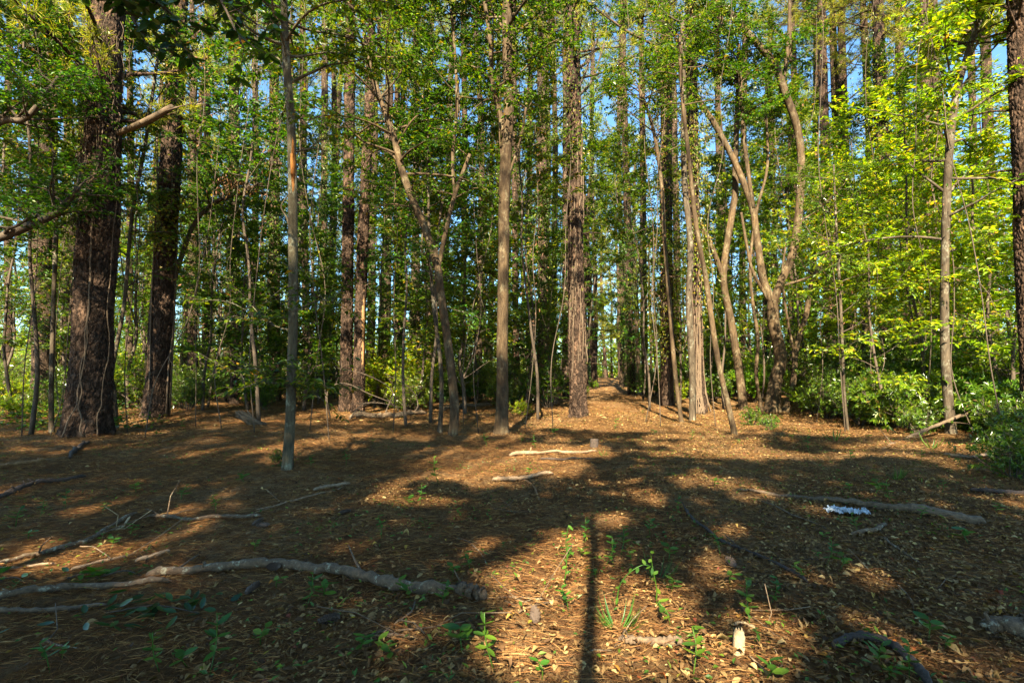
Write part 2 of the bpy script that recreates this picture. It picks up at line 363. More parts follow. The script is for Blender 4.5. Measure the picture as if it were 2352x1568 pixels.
def limb(mbT, acc, start, d, length, r, ntwig, nleaf, L, W, mode='alt', droop=.0, twig=(.3, .75), bare=.3, tw=True):
    n = 7; pts = [np.asarray(start, float)]; d = unit(np.asarray(d, float))
    for k in range(n - 1):
        d = unit(d + rng.normal(0, .14, 3) + np.array((0, 0, .05 - droop * k / n))); pts.append(pts[-1] + d * length / (n - 1))
    P = smooth_path(pts, 10); tube(mbT, P, [r, r * .25], 5, cap=False)
    for k in range(ntwig):
        s = bare + (1 - bare) * (k + rng.random()) / ntwig; f = s * 9; i0 = min(int(f), 8); b = P[i0] + (P[i0 + 1] - P[i0]) * (f - i0)
        ld = unit(P[i0 + 1] - P[i0]); sd_ = unit(np.cross(ld, (0, 0, 1.0))) * (1 if k % 2 else -1)
        td = unit(ld * rng.uniform(.3, .9) + sd_ * rng.uniform(.3, 1.0) + np.array((0, 0, rng.uniform(-.25, .45))) + rng.normal(0, .2, 3))
        tl = rng.uniform(*twig) * (1.1 - .4 * s); e = b + td * tl
        if tw: tube(mbT, np.array((b, (b + e) / 2 + rng.normal(0, .02, 3), e)), [max(r * .22, .004), .002], 3, cap=False)
        spray(acc, b, e, nleaf, L, W, mode)
    return P

def crown_on(mbT, acc, P, rad, t0, nl, length, ntwig, nleaf, L, W, mode='alt', elev=(.1, .9), droop=.25, taper=.55, keep=None, twig=(.35, .8), az=None):
    """limbs with leafy twigs up a trunk polyline P (dense)"""
    n = len(P)
    for k in range(nl):
        t = t0 + (1 - t0) * ((k + rng.random()) / nl); f = t * (n - 1); i0 = min(int(f), n - 2); s = P[i0] + (P[i0 + 1] - P[i0]) * (f - i0)
        a = k * 2.4 + rng.uniform(-.5, .5) if az is None else rng.uniform(*az)
        e = rng.uniform(*elev); d = np.array((math.cos(a) * math.cos(e), math.sin(a) * math.cos(e), math.sin(e)))
        ln = length * (1 - taper * (t - t0) / (1 - t0 + 1e-6)) * rng.uniform(.6, 1.15)
        if keep is not None and not keep(s + d * ln * .6): continue
        r = np.interp(t, np.linspace(0, 1, len(rad)), rad) * .45
        limb(mbT, acc, s, d, ln, min(max(r, .008), .035), ntwig, nleaf, L, W, mode, droop, twig)

def trunk_path(H, wob, n=26, lean=(0, 0)):
    z = np.linspace(0, H, 9); x = np.cumsum(rng.normal(0, wob, 9)) + lean[0] * z; y = np.cumsum(rng.normal(0, wob, 9)) + lean[1] * z
    P = np.stack((x - x[0], y - y[0], z), 1); P[0, 2] = -.15
    return smooth_path(P, n)

# ---- prototypes: (list of (part name, mesh))
def understorey(H, nl, length, leaf, L, W, t0=.2, ntwig=9, nleaf=16, mode='alt', r=.042, wob=.085, bark='grey', forks=0, droop=.25):
    mbT, mbL, acc = MB(), MB(), []
    P = trunk_path(H, wob); tube(mbT, P, [r * 1.5, r, r * .8, r * .35], 8, .03)
    crown_on(mbT, acc, P, [r, r * .3], t0, nl, length, ntwig, nleaf, L, W, mode, droop=droop)
    for k in range(forks):
        s = P[int(len(P) * rng.uniform(.12, .35))]; a = rng.uniform(0, 6.28)
        Q = smooth_path([s, s + np.array((math.cos(a) * .5, math.sin(a) * .5, H * .2)), s + np.array((math.cos(a) * 1.0, math.sin(a) * 1.0, H * .6))], 16)
        tube(mbT, Q, [r * .8, r * .3], 6, .03); crown_on(mbT, acc, Q, [r * .7, r * .2], .25, nl // 2, length * .8, ntwig, nleaf, L, W, mode, droop=droop)
    leaves_on(mbL, acc)
    return [('trunk', mbT.mesh('trunk', M[bark])), ('crown', mbL.mesh('crown', M[leaf], False))]

def needles(mbN, tips, dirs, k=16, L=.2, W=.02):
    n = len(tips); P = np.repeat(tips, k, 0); D = unit(np.repeat(dirs, k, 0) * .6 + rand_unit(n * k) * 1.0 + np.array((0, 0, -.12)))
    P = P - np.repeat(dirs, k, 0) * rng.uniform(0, .16, (n * k, 1))
    leaf4(mbN, P, D, rand_unit(n * k), L * rng.uniform(.7, 1.2, n * k), W, .05, .08, .5)

def pine_crown(mbT, mbN, P, t0, nl, length, r0, ntuft=14, k=16, W=.02):
    n = len(P); tips, dirs = [], []
    for q in range(nl):
        t = t0 + (1 - t0) * ((q + rng.random()) / nl); f = t * (n - 1); i0 = min(int(f), n - 2); s = P[i0] + (P[i0 + 1] - P[i0]) * (f - i0)
        a = q * 2.4 + rng.uniform(-.6, .6); e = rng.uniform(-.1, .7); d = np.array((math.cos(a) * math.cos(e), math.sin(a) * math.cos(e), math.sin(e)))
        ln = length * (1.0 - .55 * abs((t - t0) / (1 - t0) - .35) * 1.4) * rng.uniform(.55, 1.15)
        pts = [s]
        for _ in range(5): d = unit(d + rng.normal(0, .16, 3) + np.array((0, 0, .06))); pts.append(pts[-1] + d * ln / 5)
        Q = smooth_path(pts, 9); tube(mbT, Q, [r0 * .28 * (1.1 - t * .6), .008], 5, cap=False)
        for _ in range(ntuft):
            s_ = rng.uniform(.35, 1); i1 = min(int(s_ * 8), 7); b = Q[i1] + (Q[i1 + 1] - Q[i1]) * (s_ * 8 - i1)
            td = unit(unit(Q[i1 + 1] - Q[i1]) + rng.normal(0, .6, 3) + np.array((0, 0, .35))); tl = rng.uniform(.1, .75) * (1.1 - .4 * s_)
            e_ = b + td * tl; tube(mbT, np.array((b, e_)), [.008, .005], 3, cap=False); tips.append(e_); dirs.append(td)
    if tips: needles(mbN, np.array(tips), np.array(dirs), k, .21, W)

def pine(H, r, t0=.55, nl=38, length=3.0, bark='pine_fine', W=.02, k=16, stubs=8):
    mbT, mbN = MB(), MB()
    P = trunk_path(H, .09, 40); tube(mbT, P, [r * 1.35, r * 1.03, r, r * .93, r * .86, r * .75, r * .55, r * .2], 12, .02)
    for _ in range(stubs):                                # dead branch stubs under the crown
        i0 = int(rng.uniform(.1, t0) * 39); a = rng.uniform(0, 6.28); d = np.array((math.cos(a), math.sin(a), rng.uniform(-.2, .5))); ln = rng.uniform(.4, 1.6)
        tube(mbT, np.array((P[i0], P[i0] + d * ln * .5 + rng.normal(0, .05, 3), P[i0] + d * ln + np.array((0, 0, -.15 * ln)))), [.028, .008], 5)
    pine_crown(mbT, mbN, P, t0, nl, length, r, k=k, W=W)
    return [('trunk', mbT.mesh('trunk', M[bark])), ('crown', mbN.mesh('crown', M['needle'], False))]

def vine_mesh(r, z0, z1, n, L, out=.16, curt=14, mat='vine'):
    mbS, mbL = MB(), MB()
    zz = []; 
    clumps = [(rng.uniform(z0, z1), rng.uniform(0, 6.28), rng.uniform(.25, .8)) for _ in range(int((z1 - z0) * 5))]
    per = max(6, n // max(1, len(clumps))); Ps, Ds = [], []
    for (zc, a, s) in clumps:
        z = zc + rng.normal(0, s, per); aa = a + rng.normal(0, .55, per); rr = r * (1.05 - .02 * (z - z0)) + np.abs(rng.normal(0, out, per)) * (0.5 + s)
        Ps.append(np.stack((rr * np.cos(aa), rr * np.sin(aa), z), 1)); Ds.append(np.stack((np.cos(aa), np.sin(aa), np.zeros(per)), 1))
    for _ in range(curt):                                 # hanging strands
        a = rng.uniform(0, 6.28); z = rng.uniform(z0 + 1, z1); ln = rng.uniform(.7, 2.2); rr = r + rng.uniform(.15, .6)
        Q = smooth_path([(rr * .5 * math.cos(a), rr * .5 * math.sin(a), z + .3), (rr * math.cos(a), rr * math.sin(a), z), (rr * math.cos(a) + rng.normal(0, .1), rr * math.sin(a) + rng.normal(0, .1), z - ln)], 9)
        tube(mbS, Q, .007, 3, cap=False); k = int(ln * 22); s = rng.integers(2, 9, k)
        Ps.append(Q[s] + rng.normal(0, .09, (k, 3))); Ds.append(unit(rng.normal(0, 1, (k, 3))))
    for _ in range(3):                                    # stems creeping up the bark
        a = rng.uniform(0, 6.28); z = np.linspace(-.05, z1, 24); aa = a + np.cumsum(rng.normal(0, .13, 24))
        tube(mbS, np.stack(((r + .025) * np.cos(aa), (r + .025) * np.sin(aa), z), 1), [.02, .008], 4)
    P = np.concatenate(Ps); D = np.concatenate(Ds); n_ = len(P)
    keep = P[:, 2] > .3; P, D = P[keep], D[keep]; n_ = len(P)
    leaf4(mbL, P, D * .6 + np.array((0, 0, -.8)) + rng.normal(0, .35, (n_, 3)), D + np.array((0, 0, .6)) + rng.normal(0, .3, (n_, 3)), L * rng.uniform(.6, 1.25, n_), L * .6 * rng.uniform(.7, 1.1, n_))
    return [('vine_stem', mbS.mesh('vine_stem', M['vine_stem'])), ('vine_leaves', mbL.mesh('vine_leaves', M[mat], False))]

def shrub(H, nst, nb, L, W, leaf='shrub', mode='whorl', k=9, spread=.5):
    mbT, mbL, acc = MB(), MB(), []
    for q in range(nst):
        a = q * 2.4 + rng.uniform(-.4, .4); e = rng.uniform(.9, 1.45); d = np.array((math.cos(a) * math.cos(e) * (1 + spread), math.sin(a) * math.cos(e) * (1 + spread), math.sin(e)))
        ln = H * rng.uniform(.6, 1.05); P = limb(mbT, [], np.array((math.cos(a) * .05, math.sin(a) * .05, -.05)), d, ln, .012 + .006 * H, 0, 0, L, W)
        for b in range(nb):
            s = rng.uniform(.25, 1) ** .8; i0 = min(int(s * 9), 8); st = P[i0]; aa = rng.uniform(0, 6.28); ee = rng.uniform(0, 1.1)
            dd = np.array((math.cos(aa) * math.cos(ee), math.sin(aa) * math.cos(ee), math.sin(ee))); tl = rng.uniform(.18, .5) * (.5 + .35 * H)
            en = st + dd * tl; tube(mbT, np.array((st, en)), [.006, .003], 3, cap=False)
            for _ in range(2 if mode == 'whorl' else 1):
                e2 = en + rng.normal(0, .09 + .03 * H, 3); spray(acc, (st + en) / 2, e2, k, L, W, mode)
    leaves_on(mbL, acc)
    return [('stem', mbT.mesh('stem', M['twig'])), ('foliage', mbL.mesh('foliage', M[leaf], False))]

def place(name, proto, loc, label, cat, group, rz=None, scale=1.0):
    o = thing(name, loc, label, cat, group, rng.uniform(0, 6.28) if rz is None else rz, scale)
    for pn, me in proto: part(pn, me, o)
    return o

US = [understorey(7.5, 36, 2.5, 'leaf', .115, .052, .12, 10, 25, r=.032, bark='twig'), understorey(9.0, 40, 2.7, 'leaf', .11, .047, .2, 10, 25, r=.034, bark='twig'), understorey(6.0, 32, 2.2, 'leaf', .11, .05, .10, 10, 25, forks=1, r=.04, bark='twig'),
      understorey(10.5, 42, 2.8, 'leaf', .10, .046, .25, 10, 25, r=.042, forks=1, bark='twig'), understorey(8.0, 36, 2.4, 'leaf', .11, .042, .2, 11, 16, mode='whorl', r=.032, bark='twig'),
      understorey(10.0, 34, 2.8, 'leaf', .115, .05, .46, 10, 25, r=.034, bark='twig'), understorey(11.0, 34, 2.8, 'leaf', .12, .052, .52, 10, 25, r=.034, bark='twig')]
UB = [understorey(7.0, 24, 2.4, 'bright', .13, .056, .15, 10, 15, droop=.4, r=.032, bark='twig'), understorey(9.0, 26, 2.7, 'bright', .14, .058, .2, 10, 15, forks=1, droop=.4, r=.034, bark='twig'), understorey(5.0, 22, 2.0, 'bright', .15, .056, .15, 9, 13, droop=.45, r=.035, bark='twig')]
UF = [understorey(9.0, 30, 3.0, 'leaf', .19, .095, .12, 9, 13, r=.034, bark='twig'), understorey(11.0, 32, 3.2, 'bright', .20, .095, .15, 9, 13, r=.042, bark='twig'), understorey(7.0, 28, 2.8, 'bright', .19, .09, .1, 9, 13, r=.032, bark='twig')]
PI = [pine(24, .22, .50, 40, 3.0), pine(21, .17, .45, 36, 2.6), pine(26, .25, .55, 42, 3.3), pine(19, .14, .42, 34, 2.3)]
PF = [pine(23, .20, .40, 36, 3.2, W=.045, k=11), pine(20, .17, .36, 34, 2.9, W=.045, k=11), pine(26, .23, .45, 38, 3.4, W=.045, k=11)]
VI = [vine_mesh(.2, 2.0, 15, 5200, .10, .26), vine_mesh(.2, 3.5, 17, 5200, .105, .26), vine_mesh(.2, .4, 11, 4200, .095, .2), vine_mesh(.2, 5, 18, 4400, .11, .24)]
SH = [shrub(1.6, 10, 18, .115, .036), shrub(2.4, 12, 24, .12, .038), shrub(1.0, 8, 12, .09, .032), shrub(2.0, 11, 22, .09, .04, 'leaf', 'alt', 16), shrub(1.4, 9, 16, .10, .045, 'bright', 'alt', 16),
      shrub(1.5, 10, 15, .17, .050, k=10), shrub(2.6, 12, 24, .13, .05, 'bright', 'alt', 18)]

# ------------------------------------------------------------------ KEY TREES, traced
def trace(pts, Y, base_z=True, extend=None, wob=0.0):
    """photo-pixel polyline at depth Y -> world points; the first point stands on the ground"""
    Q = [at(px, py, Y) for px, py in pts]
    if base_z: Q[0][2] = gz(Q[0][0], Q[0][1]) - .12
    Q = np.array(Q)
    if wob: Q[1:, 1] += np.cumsum(rng.normal(0, wob, len(Q) - 1))
    if extend:
        d = unit(Q[-1] - Q[-2]); d = unit(d + np.array((0, 0, .8))); Q = np.vstack((Q, Q[-1] + d * (extend - Q[-1][2]) * .5, Q[-1] + unit(d + np.array((0, 0, .6))) * (extend - Q[-1][2])))
    return Q

def plates(u, v, nu, seed):                                # 0 in the furrows, 1 on the bark plates; nu cells round the trunk, v in cells upward
    r_ = np.random.default_rng(seed); nv = int(v.max()) + 3; jx, jy = r_.random((nv, nu)) * .9, r_.random((nv, nu)) * .9; iu, iv = np.floor(u).astype(int), np.floor(v).astype(int)
    d1 = np.full(u.shape, 9.); d2 = d1.copy()
    for a in (-1, 0, 1):
        for b in (-1, 0, 1):
            cu, cv = iu + a, np.clip(iv + b, 0, nv - 1); d = np.hypot(cu + jx[cv, cu % nu] - u, cv + jy[cv, cu % nu] - v); d2 = np.minimum(d2, np.maximum(d, d1)); d1 = np.minimum(d1, d)
    return np.clip((d2 - d1) / .35, 0, 1)
def flared_trunk(mb, P, radii, seg, flare=.35, lobes=5, fh=.6, rough=.015, plate=0.0):
    """trunk with a buttressed foot"""
    n = len(P); rad = np.interp(np.linspace(0, 1, n), np.linspace(0, 1, len(radii)), radii)
    T = unit(np.gradient(P, axis=0)); X = unit(np.cross(T, (0, 1., 0))); Y = np.cross(T, X); a = np.arange(seg) * 2 * np.pi / seg
    h = P[:, 2] - P[0, 2]; ph = rng.random() * 6.28
    fl = np.exp(-h / fh * 1.6)[:, None] * flare * (.75 + .45 * np.cos(lobes * a + ph) + .2 * np.cos((lobes - 2) * a + ph * 2))[None, :]
    big = .035 * np.sin(2 * a + h[:, None] * 1.3 + ph) + .03 * np.sin(3 * a - h[:, None] * 2.1) + .02 * np.sin(5 * a + h[:, None] * 4)
    rr = rad[:, None] * (1 + fl + big + rough * rng.standard_normal((n, seg)))
    if plate:
        sd_ = int(rng.integers(1e6)); hh = np.repeat(h[:, None], seg, 1) + .05; aa = np.repeat(a[None], n, 0); nu = 22
        wv = .35 * np.sin(hh * 7 + 3 * aa) + .3 * np.sin(hh * 13 - 5 * aa + 1)
        pl = plates((aa / (2 * np.pi) * nu + wv) % nu, np.clip(hh * 5.5 + .4 * np.sin(4 * aa + hh * 3), 0, None), nu, sd_); pl2 = plates((aa / (2 * np.pi) * 40 + wv) % 40, hh * 11, 40, sd_ + 1)
        rr = rr + plate * (pl * .8 + pl2 * .35 - .8)
    V = P[:, None] + rr[..., None] * (np.cos(a)[None, :, None] * X[:, None] + np.sin(a)[None, :, None] * Y[:, None])
    i, j = np.meshgrid(np.arange(n - 1), np.arange(seg), indexing='ij'); j2 = (j + 1) % seg
    mb.add(V.reshape(-1, 3), None, np.stack((i * seg + j, i * seg + j2, (i + 1) * seg + j2, (i + 1) * seg + j), -1))

def key_pine(pts, Y, r, label, H=24, seg=40, bark='pine', vine=None, flare=.3, crown_t=.58, name='pine_tree', group=None, wob=.0):
    Q = trace(pts, Y, True, H, wob); b = Q[0].copy(); b[2] += .12; Q = Q - b
    o = thing(name, b, label, 'tree', group); mbT, mbN = MB(), MB()
    P = smooth_path(Q, 110)
    if bark == 'pine' and Y < 18: flared_trunk(mbT, smooth_path(Q, 620), [r * 1.02, r, r * .94, r * .86, r * .72, r * .3], 130, flare, rough=.006, plate=.035)
    else: flared_trunk(mbT, P, [r * 1.02, r, r * .94, r * .86, r * .72, r * .3], seg, flare)
    pine_crown(mbT, mbN, P, crown_t, 34, 3.0, r * .8)
    for _ in range(4):
        i0 = int(rng.uniform(.3, .55) * 109); a = rng.uniform(0, 6.28); d = np.array((math.cos(a), math.sin(a), .3)); ln = rng.uniform(.5, 1.3)
        tube(mbT, np.array((P[i0], P[i0] + d * ln * .5, P[i0] + d * ln + np.array((0, 0, -.1)))), [.03, .01], 5)
    mbT.build('trunk', M[bark], o); mbN.build('crown', M['needle'], o, False)
    if vine is not None:
        for pn, me in vine:
            v = part(pn, me, o, (0, 0, 0), rng.uniform(0, 6.28), (r / .2 * .95, r / .2 * .95, 1.0))
            v.location = tuple(P[40] * np.array((.6, .6, 0)))
    return o, P

# the biggest dark pine
A, PA = key_pine([(195, 1002), (205, 900), (216, 700), (228, 500), (238, 300), (246, 100)], 11.3, .385, 'biggest dark pine with thick flaking bark, bare vines and a snapped limb', H=25, seg=72, flare=.42)
mb = MB()
for k, (a0, da) in enumerate([(-1.5, .35), (-1.0, -.3), (-.6, .25), (-2.3, .2)]):   # bare vine stems on its face
    i0 = np.linspace(2, 62, 30).astype(int); aa = a0 + da * np.sin(np.linspace(0, 3 + k * .5, 30)) + np.cumsum(rng.normal(0, .05, 30)); rr = .385 * (1.04 + .45 * np.exp(-PA[i0, 2] * 1.9)) + .012
    tube(mb, smooth_path(PA[i0] + np.stack((rr * np.cos(aa), rr * np.sin(aa), 0 * aa), 1), 60), [.016 - .002 * k, .008], 6, .05)
mb.build('bare_vine', M['vine_stem'], A)
mb = MB(); q = np.array([at(272, 306, 11.2), at(310, 290, 10.9), at(350, 272, 10.7), at(396, 246, 10.5)]) - np.array(A.location); tube(mb, smooth_path(q, 12), [.06, .07, .08, .06], 10, .06)
q2 = np.array([at(385, 254, 10.5), at(410, 246, 10.4), at(450, 236, 10.3)]) - np.array(A.location); tube(mb, smooth_path(q2, 6), [.02, .008], 5)
mb.build('snapped_limb', M['weathered'], A)
mb = MB(); n = 260; zz = rng.uniform(5.2, 9.8, n) ; ii = np.array([np.argmin(abs(PA[:, 2] - z)) for z in zz]); aa = rng.uniform(-3.4, .3, n); rr = .40 + np.abs(rng.normal(0, .08, n))
DD = np.stack((np.cos(aa), np.sin(aa), -1.2 + 0 * aa), 1); leaf4(mb, PA[ii] + np.stack((rr * np.cos(aa), rr * np.sin(aa), 0 * aa), 1), DD + rng.normal(0, .3, (n, 3)), np.stack((np.cos(aa), np.sin(aa), .3 + 0 * aa), 1), .08, .04)
mb.build('vine_leaves', M['vine'], A, False)
mb = MB()                                                 # the ragged bark scraps and dead strands hanging round its upper trunk
for k in range(150):
    z = rng.uniform(4.8, 9.5); i0 = np.argmin(abs(PA[:, 2] - z)); a = rng.uniform(-3.5, .4); rr = .40 + abs(rng.normal(0, .05)); s = PA[i0] + np.array((rr * math.cos(a), rr * math.sin(a), 0)); ln = rng.uniform(.2, .9)
    tube(mb, smooth_path([s, s + rng.normal(0, .05, 3) - np.array((0, 0, ln * .5)), s + rng.normal(0, .07, 3) - np.array((0, 0, ln))], 6), [.009, .005], 3, cap=False)
mb.build('hanging_strands', M['vine_stem'], A)

key_pine([(356, 962), (364, 850), (378, 600), (390, 400), (402, 200), (408, 60)], 15.3, .30, 'leaning dappled pine just right of the biggest dark pine', H=24, seg=56, flare=.38, vine=VI[3])
key_pine([(96, 917), (97, 800), (97, 600), (98, 400), (100, 200), (100, 60)], 20.5, .33, 'broad grey pine at far left with sun patches down its trunk', H=26, seg=44, flare=.3, bark='pine_fine')
key_pine([(118, 912), (120, 700), (122, 400), (122, 100)], 25, .20, 'narrow shaded pine close against the broad grey pine', H=24, seg=24, bark='pine_fine')
key_pine([(793, 948), (796, 800), (800, 500), (803, 200), (804, 20)], 17.4, .19, 'straight left stem of the twin dark pines', H=23, seg=32, bark='pine', group='twin dark pines')
E2, PE2 = key_pine([(822, 955), (825, 850), (828, 700), (838, 450), (848, 260), (852, 100)], 17.0, .18, 'right stem of the twin dark pines, its bark torn to orange wood', H=22, seg=32, bark='pine', group='twin dark pines')
mb = MB(); i0 = [np.argmin(abs(PE2[:, 2] - z)) for z in np.linspace(1.2, 4.2, 14)]; tube(mb, PE2[i0] + np.array((.11, -.075, 0)), [.02, .075, .085, .07, .08, .05, .015], 8, .08); mb.build('torn_wood', M['raw'], E2)
key_pine([(884, 908), (887, 700), (890, 500), (893, 300), (896, 60)], 27, .25, 'sunlit grey-brown pine behind the twin dark pines', H=25, seg=28, bark='pine_fine')
key_pine([(912, 906), (912, 700), (912, 400), (914, 60)], 29, .18, 'narrow pine touching the sunlit grey-brown pine on its right', H=24, seg=22, bark='pine_fine')
key_pine([(538, 948), (540, 800), (541, 600), (540, 400), (540, 100)], 21, .17, 'grey pine with pale bark between the leaning pine and the lichened tree', H=22, seg=26, bark='pine_fine', vine=VI[3])
key_pine([(632, 918), (630, 700), (630, 400), (630, 60)], 25, .26, 'reddish sunlit pine just left of the thin lichened tree', H=24, seg=26, bark='pine_fine', vine=VI[1])
key_pine([(740, 915), (742, 700), (745, 400), (746, 60)], 27, .19, 'shaded pine halfway from the lichened tree to the twin pines', H=24, seg=22, bark='pine_fine', vine=VI[0])
J, PJ = key_pine([(1328, 960), (1326, 850), (1323, 650), (1320, 400), (1318, 200), (1316, 20)], 15.4, .245, 'straight dark pine beside the path with shaggy bark and snapped branch stubs', H=24, seg=48, bark='pine', flare=.32)
mb = MB()
for q in ([(1322, 215), (1345, 165), (1362, 110)], [(1324, 225), (1360, 185), (1388, 100)], [(1320, 160), (1350, 140), (1378, 78)]):
    tube(mb, smooth_path(np.array([at(x, y, 15.3) for x, y in q]) - np.array(J.location), 8), [.05, .03], 6, .06)
mb.build('branch_stub', M['darkwood'], J)
mb = MB()
for k in range(40):
    z = rng.uniform(1.0, 8); i1 = np.argmin(abs(PJ[:, 2] - z)); a = rng.uniform(-3.0, .0); s = PJ[i1] + .25 * np.array((math.cos(a), math.sin(a), 0)); ln = rng.uniform(.4, 1.6)
    tube(mb, smooth_path([s + np.array((0, 0, ln)), s + .03 * rng.normal(0, 1, 3), s + .05 * rng.normal(0, 1, 3) - np.array((0, 0, ln * .4))], 7), [.010, .014, .006], 4)
mb.build('bare_vine', M['vine_stem'], J)
mb = MB(); n = 900; zz = rng.uniform(7.5, 13, n); ii = np.array([np.argmin(abs(PJ[:, 2] - z)) for z in zz]); aa = rng.uniform(-3.6, .6, n); rr = .25 + np.abs(rng.normal(0, .22, n))
leaf4(mb, PJ[ii] + np.stack((rr * np.cos(aa), rr * np.sin(aa), 0 * aa), 1), np.stack((np.cos(aa), np.sin(aa), -1 + 0 * aa), 1) + rng.normal(0, .4, (n, 3)), rand_unit(n) + np.array((0, -.5, .5)), .10, .05)
mb.build('vine_leaves', M['leaf'], J, False)
key_pine([(1244, 917), (1247, 750), (1246, 500), (1244, 250), (1243, 40)], 24.5, .24, 'dark-and-light split pine with a hanging leafy vine, left of the path pine', H=24, seg=30, bark='pine_fine', vine=VI[0])
key_pine([(1300, 908), (1300, 700), (1300, 400), (1300, 60)], 26, .19, 'grey pine peeping out behind the path pine on its left', H=24, seg=24, bark='pine_fine')
key_pine([(1192, 912), (1186, 800), (1183, 650), (1182, 400), (1180, 60)], 25, .15, 'bent dark pine just right of the smooth pale-flared tree', H=22, seg=22, bark='pine')
key_pine([(1452, 897), (1446, 700), (1440, 450), (1432, 200), (1430, 40)], 30, .22, 'dark ivy-clad pine at the right edge of the path', H=26, seg=24, bark='pine', vine=VI[2])
key_pine([(1532, 925), (1532, 750), (1530, 550), (1530, 250), (1528, 40)], 22, .27, 'brown pine tangled in hanging vine roots, right of the path', H=24, seg=30, bark='pine', vine=VI[0])
N2, PN2 = key_pine([(1608, 952), (1600, 850), (1596, 700), (1592, 450), (1588, 200), (1586, 40)], 17, .21, 'vine-wrapped pine whose stringy roots spread at its foot', H=23, seg=36, bark='pine', flare=.5, vine=VI[1])
mb = MB()
for k in range(26):
    a = rng.uniform(-3.3, .2); z1 = rng.uniform(1, 4.5); zz = np.linspace(0, z1, 12); aa = a + np.cumsum(rng.normal(0, .12, 12)); i1 = [np.argmin(abs(PN2[:, 2] - z)) for z in zz]; rr = .225 + .13 * np.exp(-zz * 2.2)
    tube(mb, smooth_path(PN2[i1] + np.stack((rr * np.cos(aa), rr * np.sin(aa), 0 * aa), 1), 26), [.024, .010], 5, .08)
mb.build('clinging_root', M['vine_stem'], N2)
for i, (px, Y, r) in enumerate([(20, 28, .18), (150, 30, .2), (300, 31, .19), (470, 30, .2), (585, 33, .2), (702, 29, .2), (765, 31, .17), (958, 29, .19), (985, 33, .2), (1062, 31, .19), (1102, 27, .17), (1215, 31, .18), (1272, 34, .2), (1365, 46, .2), (1428, 44, .2), (1482, 31, .2), (1650, 33, .2), (1705, 30, .18), (1760, 35, .22), (1822, 30, .2), (1866, 34, .2), (1990, 29, .22), (2110, 28, .2), (2230, 30, .2)]):
    o, _ = key_pine([(px, 905), (px + rng.uniform(-4, 4), 700), (px + rng.uniform(-8, 8), 350), (px + rng.uniform(-10, 10), 60)], Y, r, 'pine', H=rng.uniform(23, 28), seg=20, bark='pine_fine' if i % 3 else 'pine', crown_t=.5, group='pines standing back in the wood')
    pending.append((o, px, 'tall straight pine', 'pine'))
# right side pines
for px, py, Y, r, lab, v in [(1905, 905, 27, .24, 'dark pine trunk rising behind the many-limbed tree at right', None), (1950, 905, 30, .24, 'dark pine behind yellow leaves, second right of the many-limbed tree', VI[3]), (2035, 912, 24, .30, 'stout dark pine half hidden in yellow-green leaves', VI[1]),
                         (2082, 915, 24, .20, 'narrow dappled pine beside the stout half-hidden pine', None), (2140, 920, 20, .17, 'upright brown pine left of the trunk behind the dead branch', None), (2160, 905, 25, .27, 'shadowy pine in the dark thicket at right', VI[0]), (2280, 905, 26, .25, 'dark pine in the thicket near the right edge', None)]:
    key_pine([(px, py), (px - 1, 700), (px - 8, 400), (px - 14, 200), (px - 18, 40)], Y, r, lab, H=24, seg=24, bark='pine', vine=v)
key_pine([(2378, 1000), (2370, 800), (2358, 560), (2348, 300), (2338, 100), (2334, 0)], 10.5, .19, 'rough-barked trunk cut off by the right edge of the view', H=20, seg=36, bark='pine')

# ---- traced broadleaf trees
def key_tree(name, stems, Y, label, bark, crown=None, extra=None, leaf='leaf', L=.085, W=.036, flare=.3, seg=20, group=None, mode='alt'):
    """stems: list of (pixel points, [radii], extend or None, leafy (t0, limbs, length) or None)"""
    first = trace(stems[0][0], Y, True); b = first[0].copy(); b[2] += .12
    o = thing(name, b, label, 'tree', group); mbT, mbL, acc = MB(), MB(), []; paths = []
    for k, (pts, rad, ext, leafy) in enumerate(stems):
        onground = len(pts[0]) == 2 and (k == 0 or (len(stems[k]) > 3 and pts[0][1] > 925))
        Q = trace(pts, Y, onground, ext, .05) - b
        n = max(24, len(Q) * 8); P = smooth_path(Q, n)
        if onground: flared_trunk(mbT, P, rad, seg, flare, 4, .35, .012)
        else: tube(mbT, P, rad, max(8, seg // 2), .02)
        paths.append(P)
        if leafy: crown_on(mbT, acc, P, rad, leafy[0], int(leafy[1] * 1.3), leafy[2] * 1.25, 11 if leafy[2] > 1 else 5, 18 if leafy[2] > 1 else 11, L * 1.12, W * 1.2, mode, elev=(-.1, .9), droop=.3, taper=.3)
    mbT.build('trunk', M[bark], o); leaves_on(mbL, acc)
    if acc: mbL.build('crown', M[leaf], o, False)
    return o, paths

M['lichen'] = smooth_bark('lichened_bark', (.040, .032, .019), (.115, .094, .056), (.27, .27, .19), .8)
D, PD = key_tree('slender_tree', [([(659, 1088), (663, 980), (666, 900), (672, 700), (677, 500), (675, 300), (670, 150), (661, 0)], [.073, .066, .064, .06, .055, .045, .02], 8.5, (.62, 22, 1.6)),
    ([(668, 540), (655, 500), (640, 470), (655, 440)], [.015, .008], None, None), ([(676, 350), (720, 345), (757, 350)], [.014, .006], None, (.2, 3, .6)), ([(666, 885), (610, 880), (560, 890)], [.012, .005], None, (.2, 6, .55)), ([(667, 880), (700, 890), (735, 925)], [.010, .004], None, (.2, 5, .5)), ([(669, 760), (610, 740), (570, 700)], [.012, .005], None, (.2, 6, .7)), ([(671, 720), (720, 690), (760, 690)], [.012, .005], None, (.2, 5, .6)),
    ], 7.2, 'thin lichened tree standing alone in front with a rusty orange streak', 'lichen', flare=.38)
